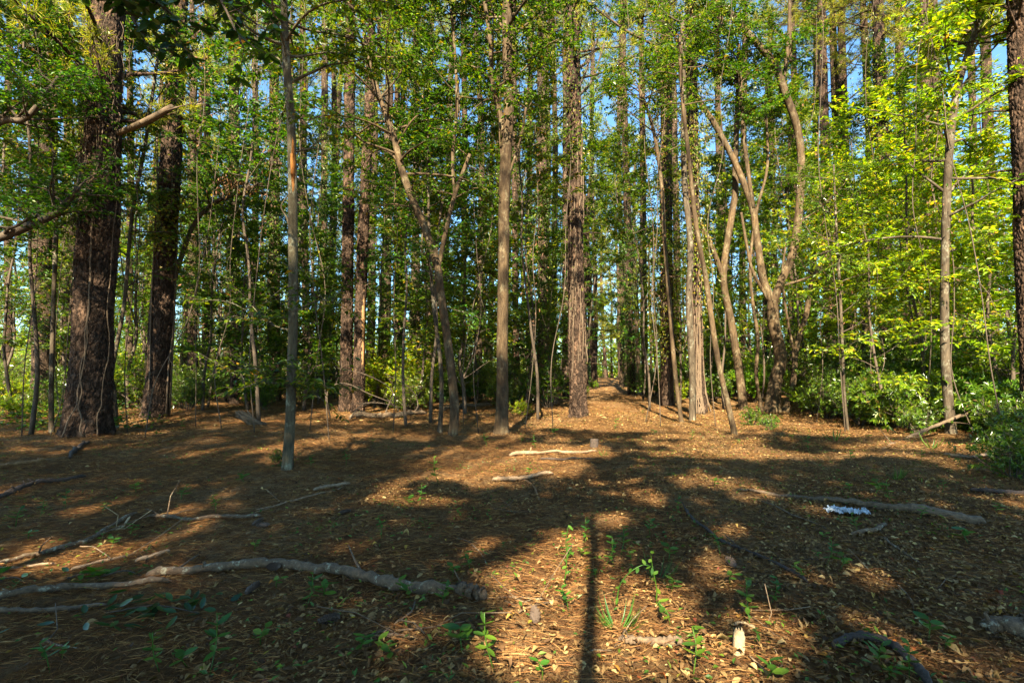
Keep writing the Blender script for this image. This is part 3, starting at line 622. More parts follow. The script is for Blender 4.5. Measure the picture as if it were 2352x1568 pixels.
mb = MB(); i0 = [np.argmin(abs(PD[0][:, 2] - z)) for z in np.linspace(at(676, 480, 7.2)[2], at(676, 308, 7.2)[2], 12)]; tube(mb, PD[0][i0] + np.array((.022, -.032, 0)), [.008, .030, .036, .032, .022, .006], 8, .08); mb.build('rust_streak', M['rust'], D)
G, _ = key_tree('crooked_tree', [([(1040, 1003), (1043, 930), (1030, 800), (1015, 690), (1005, 610), (975, 520), (945, 450), (920, 380), (900, 300), (870, 220), (840, 120)], [.10, .09, .088, .08, .068, .055, .03], 9.5, (.55, 24, 1.8)),
    ([(1006, 620), (1022, 540), (1042, 460), (1078, 352)], [.055, .05, .04], None, (.6, 4, .8)), ([(1045, 455), (1040, 360), (1050, 250), (1045, 130), (1035, 20)], [.04, .035, .022], 9.5, (.2, 14, 1.5)), ([(960, 480), (900, 470), (840, 485)], [.02, .008], None, (.2, 7, .8))], 11.3, 'crooked slender tree with smooth pale bark, forking toward the left', 'smooth', flare=.25)
key_tree('slender_tree', [([(1010, 990), (1014, 900), (1010, 820), (996, 720), (985, 600), (980, 450)], [.055, .048, .04, .03, .02], 7.5, (.45, 18, 1.3))], 11.9, 'thin dark sapling right beside the crooked slender tree', 'grey', flare=.38)
I_, _ = key_tree('smooth_tree', [([(1151, 1003), (1153, 930), (1154, 800), (1156, 600), (1160, 400), (1168, 250), (1165, 100), (1163, -20)], [.135, .125, .125, .122, .115, .09, .05], 13, (.66, 20, 2.0)),
    ([(1160, 320), (1148, 260), (1132, 200), (1126, 100), (1112, 0)], [.07, .055, .04, .02], 11, (.3, 14, 1.7)), ([(1163, 420), (1150, 350), (1147, 260), (1150, 180)], [.022, .012], None, (.3, 5, .9)), ([(1162, 420), (1200, 300), (1220, 120), (1225, 20)], [.03, .02], None, (.2, 12, 1.3))], 11.3, 'smooth pale-flared tree with a side limb, left of the path', 'smooth', flare=.5, seg=32)
P0, _ = key_tree('many_limbed_tree', [([(1772, 950), (1785, 880), (1796, 820), (1778, 745), (1774, 690)], [.25, .20, .18, .185, .17], None, None),
    ([(1774, 695), (1752, 640), (1738, 560), (1728, 470), (1692, 370), (1645, 280), (1600, 200), (1560, 100)], [.14, .115, .10, .09, .075, .06], 12, (.9, 8, 1.2)),
    ([(1776, 695), (1795, 640), (1818, 580), (1832, 480), (1838, 380), (1828, 300), (1800, 220), (1768, 150), (1700, 70), (1630, -10)], [.14, .125, .12, .115, .105, .09], 13, (.92, 6, 1.2)),
    ([(1792, 222), (1808, 140), (1812, 60), (1816, -10)], [.065, .055, .045], 12, (.8, 8, 1.2)), ([(1730, 480), (1712, 340), (1705, 220), (1700, 100)], [.07, .05], 11, (.3, 12, 1.5)),
    ([(1800, 655), (1850, 640), (1880, 625)], [.05, .03], None, (.4, 4, .8)), ([(1765, 690), (1725, 620), (1710, 550), (1700, 490)], [.055, .04], None, None),
    ([(1800, 945), (1822, 880), (1832, 800), (1850, 720), (1868, 640), (1905, 560), (1925, 510)], [.11, .09, .08, .07, .04], None, (.6, 6, 1.0)), ([(1835, 510), (1880, 480), (1940, 420), (1975, 390)], [.035, .015], None, (.4, 8, 1.0)), ([(1815, 920), (1822, 820), (1812, 740), (1796, 640), (1800, 560)], [.05, .04, .03], None, (.8, 3, .8)), ([(1750, 930), (1738, 860), (1742, 780), (1728, 700), (1722, 600), (1740, 480), (1762, 380), (1760, 240)], [.06, .05, .04, .03], 10, (.75, 10, 1.3)), ([(1590, 470), (1602, 350), (1580, 220), (1545, 130), (1440, 70), (1340, 0)], [.06, .055, .05, .04, .03], None, (.75, 8, 1.2))], 17.0, 'many-limbed tree with S-curved trunks spreading from one foot', 'smooth', leaf='leaf', L=.10, W=.045, flare=.4, seg=28)
key_tree('leaning_tree', [([(1708, 945), (1700, 850), (1682, 740), (1662, 640), (1672, 540), (1688, 450), (1690, 360), (1695, 200)], [.15, .12, .11, .10, .08, .05], 12, (.75, 16, 1.6)),
    ([(1662, 640), (1632, 560), (1602, 500), (1582, 430), (1588, 330), (1578, 220), (1560, 100)], [.09, .07, .06, .045], 12, (.7, 16, 1.6))], 17.6, 'leaning forked tree with dappled bark, left neighbour of the many-limbed tree', 'smooth', flare=.3, seg=24)
key_tree('slender_tree', [([(1690, 1000), (1672, 930), (1650, 850), (1630, 760), (1612, 640), (1590, 520), (1575, 400), (1560, 250)], [.065, .058, .05, .042, .025], 9, (.75, 8, 1.0))], 11.4, 'thin pale stem leaning left, in front of the vine-wrapped pine', 'smooth', flare=.38)
key_tree('slender_tree', [([(1566, 968), (1552, 850), (1540, 700), (1528, 560), (1520, 420), (1500, 300), (1470, 200)], [.06, .055, .05, .04, .02], 9, (.55, 20, 1.5))], 14, 'thin curved stem leaning left at the edge of the path', 'smooth', flare=.38)
key_tree('slender_tree', [([(1590, 965), (1592, 850), (1584, 700), (1590, 560), (1580, 400), (1578, 200), (1575, 40)], [.10, .09, .085, .07, .04], 11, (.75, 10, 1.2))], 15, 'upright brown stem standing against the vine-wrapped pine', 'grey', flare=.3)
key_tree('upright_tree', [([(2184, 1002), (2178, 900), (2174, 750), (2170, 550), (2175, 350), (2200, 200), (2240, 60)], [.10, .085, .08, .07, .05, .03], 9, (.35, 26, 1.9))], 11.3, 'trunk behind the leaning dead branch with a mossy foot', 'grey', leaf='bright', L=.12, W=.05, flare=.35)
key_tree('slender_tree', [([(1948, 985), (1944, 900), (1935, 760), (1925, 640), (1915, 540)], [.035, .03, .02], 6.5, (.3, 16, 1.1))], 12.5, 'dark thin sapling in the bushes between the many-limbed tree and dead branch', 'grey', leaf='shrub', L=.09, W=.03, flare=.1)
key_tree('leaning_tree', [([(330, 955), (352, 850), (385, 700), (420, 590), (455, 510), (500, 465), (560, 445), (600, 425)], [.09, .075, .07, .06, .03], None, (.6, 12, 1.3))], 15.8, 'thin dark tree bowing right from behind the leaning dappled pine', 'twig', flare=.2)
key_tree('slender_tree', [([(270, 975), (268, 900), (262, 850), (285, 700), (300, 500), (330, 330), (360, 150)], [.05, .045, .04, .03], 10, (.4, 22, 1.6))], 13.2, 'thin grey sapling right of the biggest dark pine', 'grey', flare=.38)
key_tree('slender_tree', [([(120, 990), (122, 900), (128, 700), (130, 500), (120, 300), (95, 120)], [.05, .045, .04, .03], 9, (.4, 20, 1.5))], 12.2, 'thin mossy stem between the far-left pine and the biggest dark pine', 'grey', flare=.38)
# the limb that reaches in from a tree beyond the left edge, and the big-leaved branch hanging from the top left
o, pth = key_tree('overhanging_tree', [([(-420, 1030), (-400, 700), (-340, 520), (-280, 400)], [.20, .17, .14, .08], 10, (.6, 14, 1.8)), ([(-395, 690), (-200, 640), (-60, 570), (60, 520), (130, 480), (182, 432)], [.11, .10, .085, .07, .05], None, (.35, 18, 1.2)), ([(-360, 560), (-150, 380), (0, 288), (60, 278), (100, 240), (150, 170)], [.09, .07, .05, .03], None, (.35, 18, 1.3))], 10.0, 'tree beyond the left edge reaching two crooked mossy limbs into view', 'twig', leaf='leaf')
b = np.array((-4.2, 2.2, 0.)); b[2] = gz(*b[:2]); o = thing('big_leaved_tree', b, 'big-leaved tree at the left edge whose dark branches hang across the top', 'tree')
mbT, mbL, acc = MB(), MB(), []
Q = smooth_path([(0, 0, -.1), (.1, .2, 1.6), (.25, .5, 3.2), (.4, .8, 5.2)], 30); flared_trunk(mbT, Q, [.11, .09, .07, .04], 16, .3)
for (px, py, Y), (qx, qy, QY), nt_ in [((150, -60, 4.6), (430, 60, 4.4), 12), ((250, -90, 4.8), (610, 70, 4.6), 14), ((200, -60, 4.9), (350, 130, 4.3), 10), ((420, -70, 4.5), (560, 110, 4.2), 9), ((100, -120, 4.3), (260, 20, 4.2), 8)]:
    s, e = at(px, py, Y) - b, at(qx, qy, QY) - b; mid_ = (s + e) / 2 + np.array((0, 0, .18)); st = Q[int(20 + rng.integers(0, 9))]
    P = smooth_path([st, (st + s) / 2 + np.array((0, 0, .25)), s, mid_, e], 24); tube(mbT, P, [.035, .022, .006], 6)
    for k in range(nt_ * 2):
        i0 = rng.integers(10, 24); d = np.array((rng.normal(0, .5) + .3, rng.normal(0, .6), rng.uniform(-.6, .2))); e2 = P[i0] + unit(d) * rng.uniform(.12, .4); tube(mbT, np.array((P[i0], e2)), [.005, .003], 3, cap=False); kk = 6
        a = np.arange(kk) * 2.4; DD = unit(np.stack((np.cos(a), np.sin(a) * .8, -rng.uniform(.2, .9, kk)), 1) + rng.normal(0, .25, (kk, 3))); PP = e2 - d * .12 * rng.random((kk, 1))
        leaf11(mbL, PP, DD, np.array((0, 0, 1.)) + rng.normal(0, .4, (kk, 3)), rng.uniform(.09, .16, kk), rng.uniform(.045, .07, kk), .15, -.15)
mbT.build('trunk', M['twig'], o); mbL.build('foliage', M['dark_leaf'], o)
# hanging clump of dead brown leaves
b = at(545, 430, 14.5); mbT, mbL = MB(), MB()
tube(mbT, smooth_path([at(470, 480, 14.9) - b, at(520, 445, 14.6) - b, at(600, 420, 14.3) - b], 8), [.015, .006], 5)
n = 420; P = np.concatenate([c + rng.normal(0, s, (n // 3, 3)) for c, s in ((at(520, 420, 14.5) - b, .2), (at(570, 420, 14.4) - b, .22), (at(590, 350, 14.4) - b, .16))])
leaf4(mbL, P, rng.normal(0, .5, (len(P), 3)) + np.array((0, 0, -.9)), rand_unit(len(P)), .11, .04)
o = thing('dead_branch', b, 'snagged branch of brown dead leaves on the bowing dark tree', 'dead branch'); mbT.build('stem', M['twig'], o); mbL.build('foliage', M['dead_leaf'], o, False)

# ------------------------------------------------------------------ UNDERSTOREY placed by eye
UDESC = {0: 'small-leaved understorey tree', 1: 'yellow-green understorey tree'}
def put(px, Y, kind, k, scale=1.0, dy=0.0):
    x = (px - CX) / F * Y; z = float(gz(x, Y)); proto = (US if kind == 0 else UB if kind == 1 else UF)[k]
    o = place('understorey_tree', proto, (x, Y, z), 'tree', 'understorey tree', 'understorey trees among the pines', scale=scale)
    d = 'small-leaved green tree' if kind == 0 else 'yellow-green broadleaf tree' if kind == 1 else 'distant leafy tree'
    pending.append((o, px_of(x, Y, z + 2)[0], d, 'tree'))
for px, Y, kind, k, s in [(40, 16, 0, 0, 1.1), (20, 22, 0, 3, 1.0), (165, 21, 0, 1, 1.1), (300, 19, 0, 3, 1.0), (330, 26, 1, 1, 1.1), (470, 18, 0, 5, 1.05), (480, 19, 0, 0, 1.1), (500, 26, 0, 3, 1.1), (575, 18, 0, 0, 1.1), (600, 13, 0, 6, 1.0), (610, 23, 0, 2, 1.2), (700, 19, 0, 2, 1.1), (735, 22, 0, 1, 1.1), (770, 25, 0, 4, 1.2),
    (860, 20, 0, 0, 1.1), (935, 13.5, 0, 6, .9), (905, 23, 0, 3, 1.0), (960, 18, 0, 1, 1.0), (970, 24, 0, 1, 1.1), (990, 14, 0, 5, 1.0), (1070, 17, 0, 2, 1.15), (1095, 22, 0, 0, 1.1), (1110, 29, 1, 0, 1.2), (1205, 19, 0, 1, 1.0), (1215, 26, 1, 1, 1.1), (1235, 15, 0, 6, .95), (1275, 22, 0, 0, 1.0), (1290, 33, 0, 3, 1.1), (80, 11.5, 0, 6, .95), (250, 13, 0, 5, .95),
    (1475, 25, 0, 4, 1.0), (1850, 25, 0, 5, 1.45), (1905, 27, 1, 1, 1.5), (1790, 29, 0, 6, 1.6), (1450, 33, 0, 5, 1.6), (1340, 34, 0, 6, 1.5), (1680, 28, 0, 5, 1.5), (2010, 25, 0, 6, 1.4), (880, 29, 0, 5, 1.5), (1010, 31, 0, 6, 1.5), (1150, 30, 0, 5, 1.5), (720, 30, 0, 6, 1.5), (560, 29, 0, 5, 1.5), (1505, 30, 1, 0, 1.1), (1490, 19, 0, 5, 1.0), (1560, 23, 1, 1, 1.1), (1640, 24, 1, 0, 1.2), (1660, 20, 0, 5, 1.0), (1720, 26, 1, 1, 1.2), (1745, 22, 0, 4, 1.0), (1850, 22, 1, 0, 1.1), (1930, 20, 1, 1, 1.0), (2030, 12.5, 1, 0, .85), (1985, 18, 1, 1, 1.1), (2110, 14, 1, 1, 1.0), (2060, 18, 1, 0, 1.2), (2180, 16, 1, 1, 1.1), (2210, 20, 1, 1, 1.2), (2260, 12.5, 1, 0, 1.1), (2310, 15.5, 1, 1, 1.1), (2345, 11.5, 1, 2, 1.0), (2350, 20, 1, 0, 1.3), (2430, 13, 1, 1, 1.1), (-60, 17, 0, 1, 1.1), (-60, 13, 0, 5, 1.1),
    (1335, 70, 2, 1, 1.1), (1350, 84, 2, 2, 1.2), (1445, 78, 2, 1, 1.3), (1385, 94, 2, 1, 1.6), (1405, 97, 2, 2, 1.6), (1455, 60, 2, 2, 1.0)]:
    put(px, Y, kind, k, s)

def clear(x, y, m=1.6): return y > 86 or abs(x - path_x(y)) > m + .9
def scatter(n, y0, y1, f, mind, margin=1.6, tries=6000, p=1.0, wide=1.08):
    out = []
    for _ in range(tries):
        if len(out) >= n: break
        y = (y0 ** p + (y1 ** p - y0 ** p) * rng.random()) ** (1 / p); x = rng.uniform(-wide, wide) * y
        if not clear(x, y, margin) or not f(x, y): continue
        if all((x - a) ** 2 + (y - b) ** 2 > mind ** 2 for a, b in out): out.append((x, y))
    return out
LOWP = [pine(17, .15, .18, 48, 3.0, W=.03, k=14), pine(15, .13, .15, 44, 2.7, W=.03, k=14)]
for px, Y, k, sc_ in [(1366, 42, 0, 1.5), (1345, 38, 1, 1.3), (1345, 55, 1, 1.7), (1440, 52, 0, 1.6), (1462, 44, 1, 1.5), (1425, 74, 0, 1.9), (1355, 80, 1, 1.8), (1392, 92, 0, 1.9), (480, 45, 0, 1.0), (1000, 48, 1, 1.1), (1120, 44, 0, 1.0), (1640, 44, 0, 1.1), (2000, 42, 1, 1.2), (150, 44, 1, 1.1)]:
    x = (px - CX) / F * Y; o = place('pine_tree', LOWP[k], (x, Y, gz(x, Y)), 'pine', 'tree', 'pines standing back in the wood', scale=sc_); pending.append((o, px_of(x, Y, 3)[0], 'feathery low-crowned pine', 'pine'))
# mid-distance pines, some ivy-clad
for i, (x, y) in enumerate(scatter(46, 24, 48, lambda x, y: True, 2.6, 1.9, p=1.6)):
    k = i % 4; s = rng.uniform(.85, 1.15); viney = i % 3 != 2
    o = place('pine_tree', PI[k], (x, y, gz(x, y)), 'pine', 'tree', 'pines standing back in the wood', scale=s)
    if viney:
        for pn, me in VI[i % 4]: part(pn, me, o, (0, 0, 0), rng.uniform(0, 6.28))
    pending.append((o, px_of(x, y, 3)[0], 'ivy-draped middle-distance pine' if viney else 'bare-stemmed middle-distance pine', 'pine'))
for i, (x, y) in enumerate(scatter(70, 48, 100, lambda x, y: True, 3.0, 2.4, p=1.6)):
    o = place('pine_tree', PF[i % 3], (x, y, gz(x, y)), 'pine', 'tree', 'pines standing back in the wood', scale=rng.uniform(.85, 1.2))
    pending.append((o, px_of(x, y, 3)[0], 'slim distant pine', 'pine'))
for i, (x, y) in enumerate(scatter(34, 24, 44, lambda x, y: True, 2.4, 2.6, p=1.5)):
    put(CX + x / y * F, y, 1 if (x > .18 * y or i % 3 == 0) else 0, i % 3, rng.uniform(.9, 1.3))
for i, (x, y) in enumerate(scatter(85, 42, 95, lambda x, y: True, 3.0, 3.0, p=1.5)):
    put(CX + x / y * F, y, 2, i % 3, rng.uniform(.8, 1.35))

for i, (px, Y, top) in enumerate([(60, 11, 60), (150, 14, 200), (300, 12, 120), (340, 11, 330), (455, 13, 150), (515, 12, 260), (590, 11, 60), (715, 12, 40), (760, 10.5, 90), (905, 12, 120), (1065, 13, 60), (1100, 12, 200), (1205, 13, 260), (1270, 12, 40), (1480, 14, 60), (1515, 13, 100), (1640, 13, 40), (1870, 14, 300), (1935, 12, 60), (2010, 13, 120), (2110, 12, 40), (2230, 11, 200), (2300, 10, 60)]):
    b = np.array(((px - CX) / F * Y, Y, 0.)); b[2] = gz(b[0], b[1]); ztop = at(px, top, Y)[2] - b[2] + 3.5; k = 9; z = np.linspace(-.03, ztop, k); Q = np.stack((np.cumsum(rng.normal(0, .17, k)), np.cumsum(rng.normal(0, .12, k)), z), 1); Q[:, :2] -= Q[0, :2]
    P = smooth_path(Q, 46); mb, ml = MB(), MB(); tube(mb, P, [.012, .009, .005], 5, .05)
    for _ in range(9): i0 = rng.integers(8, 44); d = unit(rng.normal(0, 1, 3) + np.array((0, 0, -.3))); tube(mb, np.array((P[i0], P[i0] + d * .3, P[i0] + d * .55 - np.array((0, 0, .2)))), [.006, .003], 3, cap=False)
    ii = rng.integers(10, 46, 150); leaf4(ml, P[ii] + rng.normal(0, .16, (150, 3)), rng.normal(0, .5, (150, 3)) + np.array((0, 0, -.8)), rand_unit(150), rng.uniform(.05, .11, 150), .04)
    o = thing('hanging_vine', b, 'vine', 'vine', 'slender vines hanging between the trunks'); mb.build('stem', M['twig'], o); ml.build('leaves', M['dead_leaf' if i % 3 == 0 else 'vine'], o, False); pending.append((o, px, 'brown-leaved hanging vine' if i % 3 == 0 else 'slender hanging vine', 'vine'))
# ------------------------------------------------------------------ SHRUBS
def put_shrub(px, py, k, s, desc='glossy-leaved shrub'):
    g = ground(px, py); o = place('shrub', SH[k], g, 'shrub', 'shrub', 'shrubs along the wood edge', scale=s)
    pending.append((o, px, desc, 'shrub'))
for px, py, k, s in [(1728, 978, 2, .5), (1768, 988, 2, .36), (1640, 925, 0, .9), (1690, 908, 1, .9), (1850, 925, 0, 1.0), (1885, 940, 1, 1.0), (1905, 950, 3, 1.0), (1960, 945, 1, 1.15), (2010, 955, 1, 1.2), (2060, 945, 3, 1.2), (2080, 985, 5, .95), (2110, 955, 1, 1.25), (2150, 945, 1, 1.3), (2130, 985, 5, .7), (2230, 960, 1, 1.2), (2270, 985, 5, 1.0), (2020, 965, 5, 1.0), (1960, 960, 5, .8), (2215, 990, 5, .6), (2300, 1000, 5, .8), (1870, 955, 6, .5), (1975, 975, 1, .6), (2035, 978, 6, .55), (2060, 965, 1, .8), (2160, 972, 1, .8), (2240, 985, 1, .65), (2290, 975, 6, .7), (2330, 985, 1, 1.1), (1905, 965, 1, .7), (2110, 1000, 2, .7), (1985, 940, 6, 1.0), (2180, 940, 6, 1.1), (2075, 935, 6, 1.1), (2290, 935, 6, 1.1), (1905, 930, 6, 1.0), (2350, 960, 6, 1.0), (2310, 950, 1, 1.3), (2345, 990, 0, 1.1), (2320, 1010, 2, 1.0), (2400, 980, 1, 1.2), (2330, 1100, 2, .7), (2352, 1085, 2, .8),
    (1500, 912, 0, 1.0), (1480, 898, 3, 1.0), (1555, 925, 4, .9), (1600, 915, 1, 1.2), (1660, 905, 1, 1.3), (1750, 910, 1, 1.3), (1815, 908, 3, 1.3), (1890, 912, 1, 1.4), (1940, 910, 1, 1.4), (2000, 915, 3, 1.4), (2090, 915, 1, 1.5), (2180, 915, 1, 1.5), (2260, 912, 1, 1.5), (2330, 915, 3, 1.5)]: put_shrub(px, py, k, s)
for px, py, k, s in [(30, 960, 4, .6), (75, 945, 2, .8), (20, 935, 3, .8), (150, 945, 2, .6), (275, 935, 3, .7), (300, 920, 4, .9), (430, 925, 4, .6), (480, 915, 3, .8), (520, 905, 4, 1.0), (590, 900, 1, .9), (610, 915, 2, .9), (700, 920, 2, .8), (720, 903, 3, 1.0), (780, 900, 1, 1.0), (860, 898, 1, 1.0), (930, 905, 1, 1.2), (960, 898, 1, 1.4), (985, 905, 3, 1.1), (1060, 905, 1, 1.0), (1090, 900, 1, 1.1), (1130, 905, 3, .9), (1205, 955, 4, .45), (1165, 900, 1, 1.0), (1215, 898, 3, 1.0), (1270, 900, 1, .9), (1290, 892, 3, 1.1), (1365, 893, 4, .6), (200, 905, 1, .9), (60, 905, 1, 1.0), (110, 898, 3, 1.1), (400, 900, 1, 1.0), (340, 895, 3, 1.1), (-20, 915, 1, 1.0), (645, 1072, 2, .28), (1345, 905, 2, .5)]: put_shrub(px, py, k, s, 'low bushy shrub')
for i, (x, y) in enumerate(scatter(70, 20, 36, lambda x, y: True, 1.5, 1.7, p=1.3, wide=1.02) + scatter(50, 17.5, 34, lambda x, y: x < .1 * y, 1.3, 1.7, p=1.2, wide=1.0) + scatter(100, 36, 80, lambda x, y: True, 1.8, 1.9, p=1.3)):
    o = place('shrub', SH[[1, 3, 4, 6, 0][i % 5]], (x, y, gz(x, y)), 'shrub', 'shrub', 'shrubs along the wood edge', scale=rng.uniform(.45, 1.15) if y < 36 else rng.uniform(1.0, 1.9)); pending.append((o, px_of(x, y, 1)[0], 'distant bush' if y > 36 else 'bush among the trunks', 'shrub'))

# the far wood that reads as one mass
mb = MB(); n = 48000; a = rng.uniform(-1.0, 1.0, n); yy = rng.uniform(95, 140, n); xx = a * yy * 1.12
hh = 5.5 + 9.5 * (.5 + .5 * np.sin(xx * .21 + 1) * np.sin(xx * .083)) ; zz = rng.random(n) ** 1.2 * hh
leaf4(mb, np.stack((xx, yy, zz), 1), rand_unit(n), rand_unit(n) + np.array((0, -.4, .5)), rng.uniform(.45, 1.0, n), rng.uniform(.3, .55, n))
tag(mb.build('far_woods', M['bright'], None, False), None, None, None, 'stuff')

# ------------------------------------------------------------------ PALMETTOS, GRASSY TUFTS, SEEDLINGS
def palmetto_proto(nf=7, s=1.0):
    mb, ms = MB(), MB()
    for q in range(nf):
        a = q * 2.4; e = rng.uniform(.5, 1.3); d = np.array((math.cos(a) * math.cos(e), math.sin(a) * math.cos(e), math.sin(e))); h = d * rng.uniform(.35, .8) * s
        tube(ms, np.array((np.zeros(3), h * .6 + np.array((0, 0, .03)), h)), .007, 4); side = unit(np.cross(d, (0, 0, 1.))); up = np.cross(side, d); k = 20; an = np.linspace(-2.0, 2.0, k)
        DD = np.cos(an)[:, None] * d + np.sin(an)[:, None] * side + np.array((0, 0, -.15)); leaf4(mb, np.repeat(h[None], k, 0), DD, np.repeat(up[None], k, 0), .48 * s * (1 - .12 * np.abs(an)), .03 * s, .3, .18)
    return [('stem', ms.mesh('stem', M['palm'])), ('fronds', mb.mesh('fronds', M['palm'], False))]
PP_ = [palmetto_proto(8), palmetto_proto(6)]
for i, (px, py, s, lab) in enumerate([(1100, 925, 1.1, 'fan-leaved palmetto left of the smooth pale-flared tree'), (1178, 930, 1.0, 'fan-leaved palmetto tucked right behind the smooth pale-flared tree'), (955, 932, .9, 'fan-leaved palmetto left of the thin dark sapling'), (1022, 928, .7, 'small palmetto behind the crooked slender tree'), (1225, 915, .9, 'palmetto at the foot of the split pine'), (560, 905, .8, 'low palmetto behind the grey pine at left'), (2255, 985, .8, 'palmetto under the bushes by the dead branch tip')]):
    place('palmetto', PP_[i % 2], ground(px, py), lab, 'palmetto', 'palmettos on the forest floor', scale=s)
def tuft_proto(n, L, W, up=1.2, curl=.25):
    mb = MB(); a = rng.uniform(0, 6.28, n); D = np.stack((np.cos(a), np.sin(a), rng.uniform(.4, 1.6, n) * up), 1)
    leaf11(mb, np.stack((np.cos(a), np.sin(a), 0 * a), 1) * .015, D, np.stack((-np.cos(a) * .4, -np.sin(a) * .4, np.ones(n)), 1), L * rng.uniform(.6, 1.1, n), W, .3, -curl)
    return mb
for px, py, n, L, W, lab in [(1918, 1015, 9, .42, .022, 'spiky blade plant in the litter below the sapling'), (2140, 1032, 7, .34, .022, 'spiky blade plant right of the leaning dead branch foot'), (1420, 1450, 30, .20, .007, 'sunlit tuft of bright grass in the front litter'), (2060, 1105, 26, .26, .008, 'shaded grass tuft behind the weathered log'), (1385, 1045, 14, .16, .007, 'small grass tuft beside the short log on the path'), (1510, 1335, 16, .22, .006, 'thin grass tuft right of the climbing tendrils')]:
    o = tuft_proto(n, L, W).build('grass_tuft', M['seedling']); o.location = tuple(ground(px, py)); tag(o, lab, 'grass tuft', 'grass tufts in the litter')
def seedling_proto(nl, H, L, W):
    mb, ms = MB(), MB(); d = np.array((rng.normal(0, .25), rng.normal(0, .25), 1.)); P = smooth_path([(0, 0, -.01), d * H * .5 + rng.normal(0, .01, 3), d * H], 6); tube(ms, P, .0028, 4)
    a = np.arange(nl) * 2.2 + rng.random(); i0 = np.clip(np.linspace(2, 5, nl).astype(int), 0, 5); D = np.stack((np.cos(a), np.sin(a), rng.uniform(-.2, .5, nl)), 1); leaf11(mb, P[i0], D, np.array((0, 0, 1.)) + rng.normal(0, .2, (nl, 3)), L * rng.uniform(.7, 1.1, nl), W, .15, -.12)
    return [('stem', ms.mesh('stem', M['seedling'])), ('leaves', mb.mesh('leaves', M['seedling'], True))]
SP = [seedling_proto(6, .10, .06, .028), seedling_proto(9, .16, .06, .024), seedling_proto(4, .06, .05, .03), seedling_proto(12, .22, .07, .026), seedling_proto(5, .09, .08, .04)]
spots = [(240, 1180), (500, 1180), (590, 1265), (960, 1165), (945, 1160), (1060, 1190), (880, 1235), (640, 1350), (700, 1400), (740, 1375), (945, 1375), (1010, 1395), (600, 1480), (365, 1545), (1040, 1330), (1075, 1310), (1310, 1410), (1370, 1330), (1390, 1300), (1330, 1280), (1300, 1290), (1420, 1275), (1450, 1290), (1350, 1250), (1530, 1290), (1540, 1360), (1660, 1275), (1875, 1285), (1900, 1300), (1930, 1310), (1850, 1330), (1980, 1230), (1890, 1240), (2050, 1160), (2000, 1140), (2110, 1190), (2160, 1135), (1950, 1130), (1720, 1440), (1760, 1560), (1545, 1435), (1585, 1555), (2040, 1560), (2090, 1560), (2130, 1470), (2170, 1490), (2020, 1540), (1240, 1560), (1130, 1540), (1060, 1500), (900, 1520), (110, 1540), (140, 1510), (480, 1555), (430, 1530), (820, 1500), (35, 1210), (60, 1240), (150, 1170), (310, 1130), (720, 1075), (790, 1070), (860, 1020), (1230, 1030), (1500, 1000), (1480, 950), (1590, 1010), (1820, 1010), (1860, 1030), (2000, 1010), (2230, 1040), (2270, 1060), (1700, 1020), (1410, 990), (1280, 1000), (1200, 1010), (1120, 1025), (980, 1030), (420, 985), (350, 1000), (1960, 1060), (2110, 1065), (1640, 1120), (1560, 1180), (260, 1260), (300, 1230), (90, 1190), (1680, 1340), (1770, 1390), (2230, 1250), (2290, 1180), (1490, 1230), (1210, 1090), (1010, 1110), (560, 1110), (420, 1150)]
LM = [((1040, 1340), 'the thick lichened fallen branch'), ((1700, 1480), 'the pale chunk of wood'), ((1945, 1185), 'the white scrap'), ((2050, 1170), 'the long weathered log'), ((2050, 1500), 'the dark bowed branch'), ((1420, 1450), 'the sunlit grass tuft'), ((1250, 1048), 'the short log in the sun patch'), ((660, 1085), 'the thin lichened tree'), ((195, 1010), 'the biggest dark pine'), ((1328, 960), 'the path pine'), ((450, 1195), 'the thin grey branch at left'), ((180, 1370), 'the smooth branch at lower left'), ((1760, 1290), 'the long dark curved branch'), ((2130, 990), 'the leaning dead branch')]
near = []
for i, (px, py) in enumerate(spots):
    g = ground(px + rng.uniform(-6, 6), py); o = place('seedling', SP[i % 5], g, 'x', 'seedling', 'seedlings sprouting from the leaf litter', scale=rng.uniform(.8, 1.3) * (1 if py > 1150 else 1.4))
    k = min(range(len(LM)), key=lambda q: np.hypot(LM[q][0][0] - px, LM[q][0][1] - py)); near.append((k, np.hypot(LM[k][0][0] - px, LM[k][0][1] - py), o))
cnt = {}
for k, d_, o in sorted(near, key=lambda r: (r[0], r[1])):
    c_ = cnt.get(k, 0); cnt[k] = c_ + 1; o['label'] = 'small green seedling, %s nearest to %s' % (ordn(c_).strip() or 'the one', LM[k][1])
